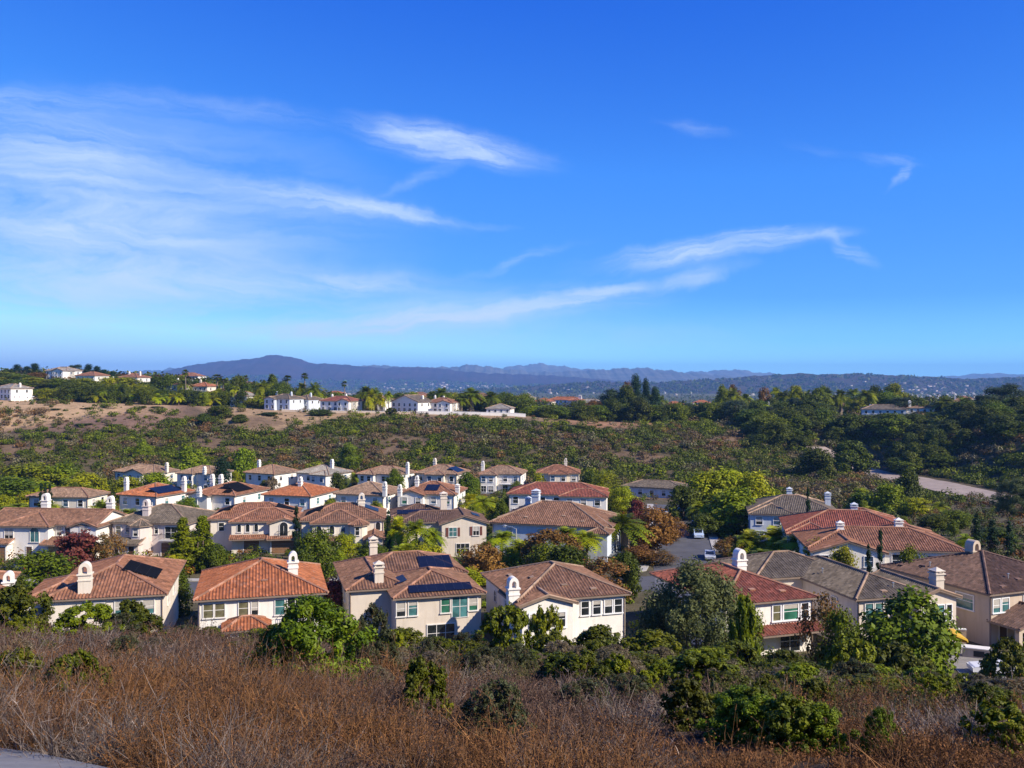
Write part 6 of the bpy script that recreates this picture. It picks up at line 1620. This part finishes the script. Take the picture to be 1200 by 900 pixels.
# ================================================================== STREET AND GARDEN OBJECTS
def car_paint(name, c): return simple(name, c, 0.25, spec=0.6)
CARP = dict(white=car_paint('white_car_paint', (.75, .75, .74)), silver=car_paint('silver_car_paint', (.38, .40, .42)), dark=car_paint('black_car_paint', (.02, .021, .024)), blue=car_paint('pale_blue_car_paint', (.42, .52, .66)))
M['head'] = simple('headlight_lens', (.7, .7, .68), .15); M['tail'] = simple('tail_light_lens', (.28, .01, .01), .25); M['rim'] = simple('alloy_rim', (.5, .5, .5), .3, metallic=.7)
def car(px, Y, rot, paint, label, van=False, xy=None):
    x, y = xy or (wx(px, Y), Y); r = tag(empty('parked_car', (x, y, Tz(x, y) + .03), R(rot)), label, 'car', 'parked cars')
    L_, Wd = (4.9, 1.9) if van else (4.6, 1.8)
    prof = ([(-2.4,.38),(-2.42,.95),(-2.25,1.08),(-1.5,1.15),(-.75,1.72),(.2,1.8),(2.1,1.74),(2.38,1.1),(2.42,.38)] if van else
            [(-2.25,.36),(-2.28,.74),(-2.05,.86),(-1.05,.95),(-.35,1.36),(.25,1.43),(.95,1.38),(1.65,1.02),(2.2,.96),(2.28,.7),(2.25,.36)])
    b = MB(); n = len(prof)
    def ring(s_, inset): return [Vector((p[0]*(1 - .02*inset), s_*(Wd/2 - inset*(.16 if p[1] > 1.1 else .03)), p[1])) for p in prof]
    A, B2 = ring(-1, 1), ring(1, 1); A0, B0 = ring(-1, .4), ring(1, .4)
    for k in range(n):
        k2 = (k + 1) % n
        b.face([A0[k], A0[k2], A[k2], A[k]] ); b.face([A0[k2], A0[k], B0[k], B0[k2]]); b.face([B0[k2], B0[k], B2[k], B2[k2]])
    b.face(A); b.face(B2[::-1]); b.build('body', CARP[paint], r)
    g_ = MB(); hi = 1.66 if van else 1.33; lo = 1.14 if van else .97
    fx0, fx1, bx0, bx1 = (-1.3, -.75, 2.0, 2.22) if van else (-.95, -.38, .95, 1.5)
    for s_ in (-1, 1):
        yv = s_*(Wd/2 - .015); yt = s_*(Wd/2 - .14); mid = (fx1 + bx0)/2
        for u0, u1, t0, t1 in ((fx0, mid-.05, fx1, mid-.05), (mid+.05, bx1, mid+.05, bx0)):
            q = [(u0, yv, lo), (u1, yv, lo), (t1, yt, hi), (t0, yt, hi)]; g_.face(q if s_ < 0 else q[::-1])
    for u, t, sgn in ((fx0-.14, fx1-.04, -1), (bx1+.14, bx0+.05, 1)):
        q = [(u, -Wd/2+.22, lo), (u, Wd/2-.22, lo), (t, Wd/2-.3, hi), (t, -Wd/2+.3, hi)]; q = [(a + sgn*.03, c, d + .03) for a, c, d in q]; g_.face(q if sgn > 0 else q[::-1])
    g_.build('window_glass', M['g_dark'], r)
    for sx_ in (-1.42, 1.42):
        for s_ in (-1, 1):
            w_ = MB(); w_.prism([(.33*cos(2*pi*k/14), .33*sin(2*pi*k/14)) for k in range(14)], -.11, .11, lambda p, t: (p[0], t, p[1]))
            o = w_.build('wheel', M['tyre'], r, (sx_, s_*(Wd/2-.12), .33)); q = MB(); q.prism([(.2*cos(2*pi*k/10), .2*sin(2*pi*k/10)) for k in range(10)], -.125, .125, lambda p, t: (p[0], t, p[1])); q.build('rim', M['rim'], o)
    for s_ in (-1, 1):
        q = MB(); q.box(-2.31 if not van else -2.44, -2.1, min(s_*.5, s_*.82), max(s_*.5, s_*.82), .64, .8); q.build('headlight', M['head'], r)
        q = MB(); q.box(2.1, 2.31 if not van else 2.44, min(s_*.55, s_*.84), max(s_*.55, s_*.84), .7, .88); q.build('tail_light', M['tail'], r)
    return r
car(818, 176, 84, 'blue', 'pale blue-white van parked on the east side of the street', van=True)
car(816, 190, 84, 'white', 'white car parked behind the pale blue-white van')
car(795, 214, 20, 'white', 'white car parked at the head of the cul-de-sac')
car(724, 150, 10, 'dark', 'black car in the driveway beside the large dark palm')
car(832, 152, 80, 'silver', 'silver car at the kerb just beyond the dark red roof')
car(8, 138, 4, 'dark', 'black car before the brown garage door of the wide white house')
car(1166, 87.5, -8, 'white', 'white car parked below the tan house at the foot of the slope')

def lamp(px, Y, h_, rot, label):
    x = wx(px, Y); r = tag(empty('street_lamp', (x, Y, Tz(x, Y)), R(rot)), label, 'street lamp', 'street lamps')
    b = MB(); b.tube([(0,0,-.3), (0,0,h_*.5), (0,0,h_)], [.13, .10, .075], 8); b.tube([(0,0,0), (0,0,.35)], .2, 8); b.build('pole', M['concrete'], r)
    b = MB(); b.tube([(0,0,h_-.15), (.7,0,h_+.28), (1.7,0,h_+.4)], [.05, .045, .04], 6); b.build('arm', M['metal'], r)
    b = MB(); b.tube([(1.55,0,h_+.4), (1.9,0,h_+.43), (2.35,0,h_+.38)], [.08, .17, .07], 8); o = b.build('lamp_head', M['metal'], r)
    b = MB(); b.box(1.75, 2.15, -.1, .1, h_+.2, h_+.28); b.build('lens', M['lamp_lens'], o)
lamp(768, 163, 6.2, 0, 'street lamp with pale pole among the orange trees by the street')
lamp(605, 146, 6.0, 170, 'street lamp in front of the bluish shaded wall')

# driveway, lawn and garden pieces by the tan house
def flat_patch(name, pts, mat, dz):
    mb = MB(); top = [(x, y, Tz(x, y) + dz) for x, y in pts]; bot = [(a, b, c - .3) for a, b, c in top]
    mb.face(top)
    for k in range(len(top)): mb.face([top[(k+1) % len(top)], top[k], bot[k], bot[(k+1) % len(top)]])
    return tag(mb.build(name, mat), kind='structure')
flat_patch('driveway', [(43.5, 86), (55.5, 86), (51.5, 97), (46.5, 99.5)], simple('driveway_concrete', (.24, .22, .20), .9, .25, .7), .06)
M['lawn'] = simple('lawn_grass', (.05, .13, .02), .9, .35, 1.5, bump=.4)
flat_patch('lawn', [(46.6, 86.6), (51, 86.6), (50.6, 89.4), (47.2, 89.2)], M['lawn'], .10)
x, y = 44.6, 91.0; r = tag(empty('patio_umbrella', (x, y, Tz(x, y)), .6), 'tilted yellow patio umbrella between the beige and the tan house', 'umbrella')
M['yellow'] = simple('yellow_canvas', (.50, .30, .03), .8, .12, 3); c = MB(); t = Vector((.5, 0, 3.55)); n = 8; ax = Vector((.42, 0, .9)).normalized(); u = Vector((.9, 0, -.42)).normalized(); v = Vector((0, 1, 0))
e = [t - ax*.75 + (u*cos(2*pi*k/n) + v*sin(2*pi*k/n))*1.65 for k in range(n)]
for k in range(n): c.face([e[k], e[(k+1) % n], t]); c.face([e[(k+1) % n], e[k], e[k] - ax*.18, e[(k+1) % n] - ax*.18])
c.build('canopy', M['yellow'], r); c = MB(); c.tube([(0,0,0), (0,0,2.5), t], [.04, .04, .035], 7); c.build('pole', M['metal'], r); c = MB(); c.tube([(0,0,0), (0,0,.12)], .35, 12); c.build('base', M['concrete'], r)
x, y = 48.6, 93.2; r = tag(empty('outdoor_counter', (x, y, Tz(x, y)), R(-24)), 'tan outdoor counter with a pale top beside the tan house', 'counter')
c = MB(); c.box(-1.5, 1.5, -.5, .5, -.2, 1.0); c.build('base', M['tan'], r); c = MB(); c.box(-1.65, 1.65, -.62, .62, 1.003, 1.1); c.build('countertop', M['trim'], r); c = MB(); c.box(-.5, .5, -.52, -.505, .2, .8); c.build('door', M['iron'], r)
x, y = 26.6, 88.2; r = tag(empty('garden_table', (x, y, Tz(x, y)), .3), 'low white garden table below the patio of the red-roofed house', 'table')
c = MB(); c.box(-1.1, 1.1, -.55, .55, .68, .76); c.build('tabletop', M['trim_white'], r)
for sx_ in (-1, 1):
    for sy in (-1, 1): c = MB(); c.box(*sorted((sx_*.9, sx_*1.0)), *sorted((sy*.4, sy*.5)), -.1, .679); c.build('leg', M['trim_white'], r)
# stucco garden walls between the front gardens and the slope
wall_run('garden_wall', [(-52, 90.2), (-41, 90.6), (-35.5, 90.8)], 1.3, .25, M['cream'], 'low cream garden wall before the black-solar house', 'wall')
wall_run('garden_wall', [(44.8, 99), (49.5, 97.5)], 1.8, .2, M['wood'], 'wooden garden fence between the beige and the tan house', 'fence')
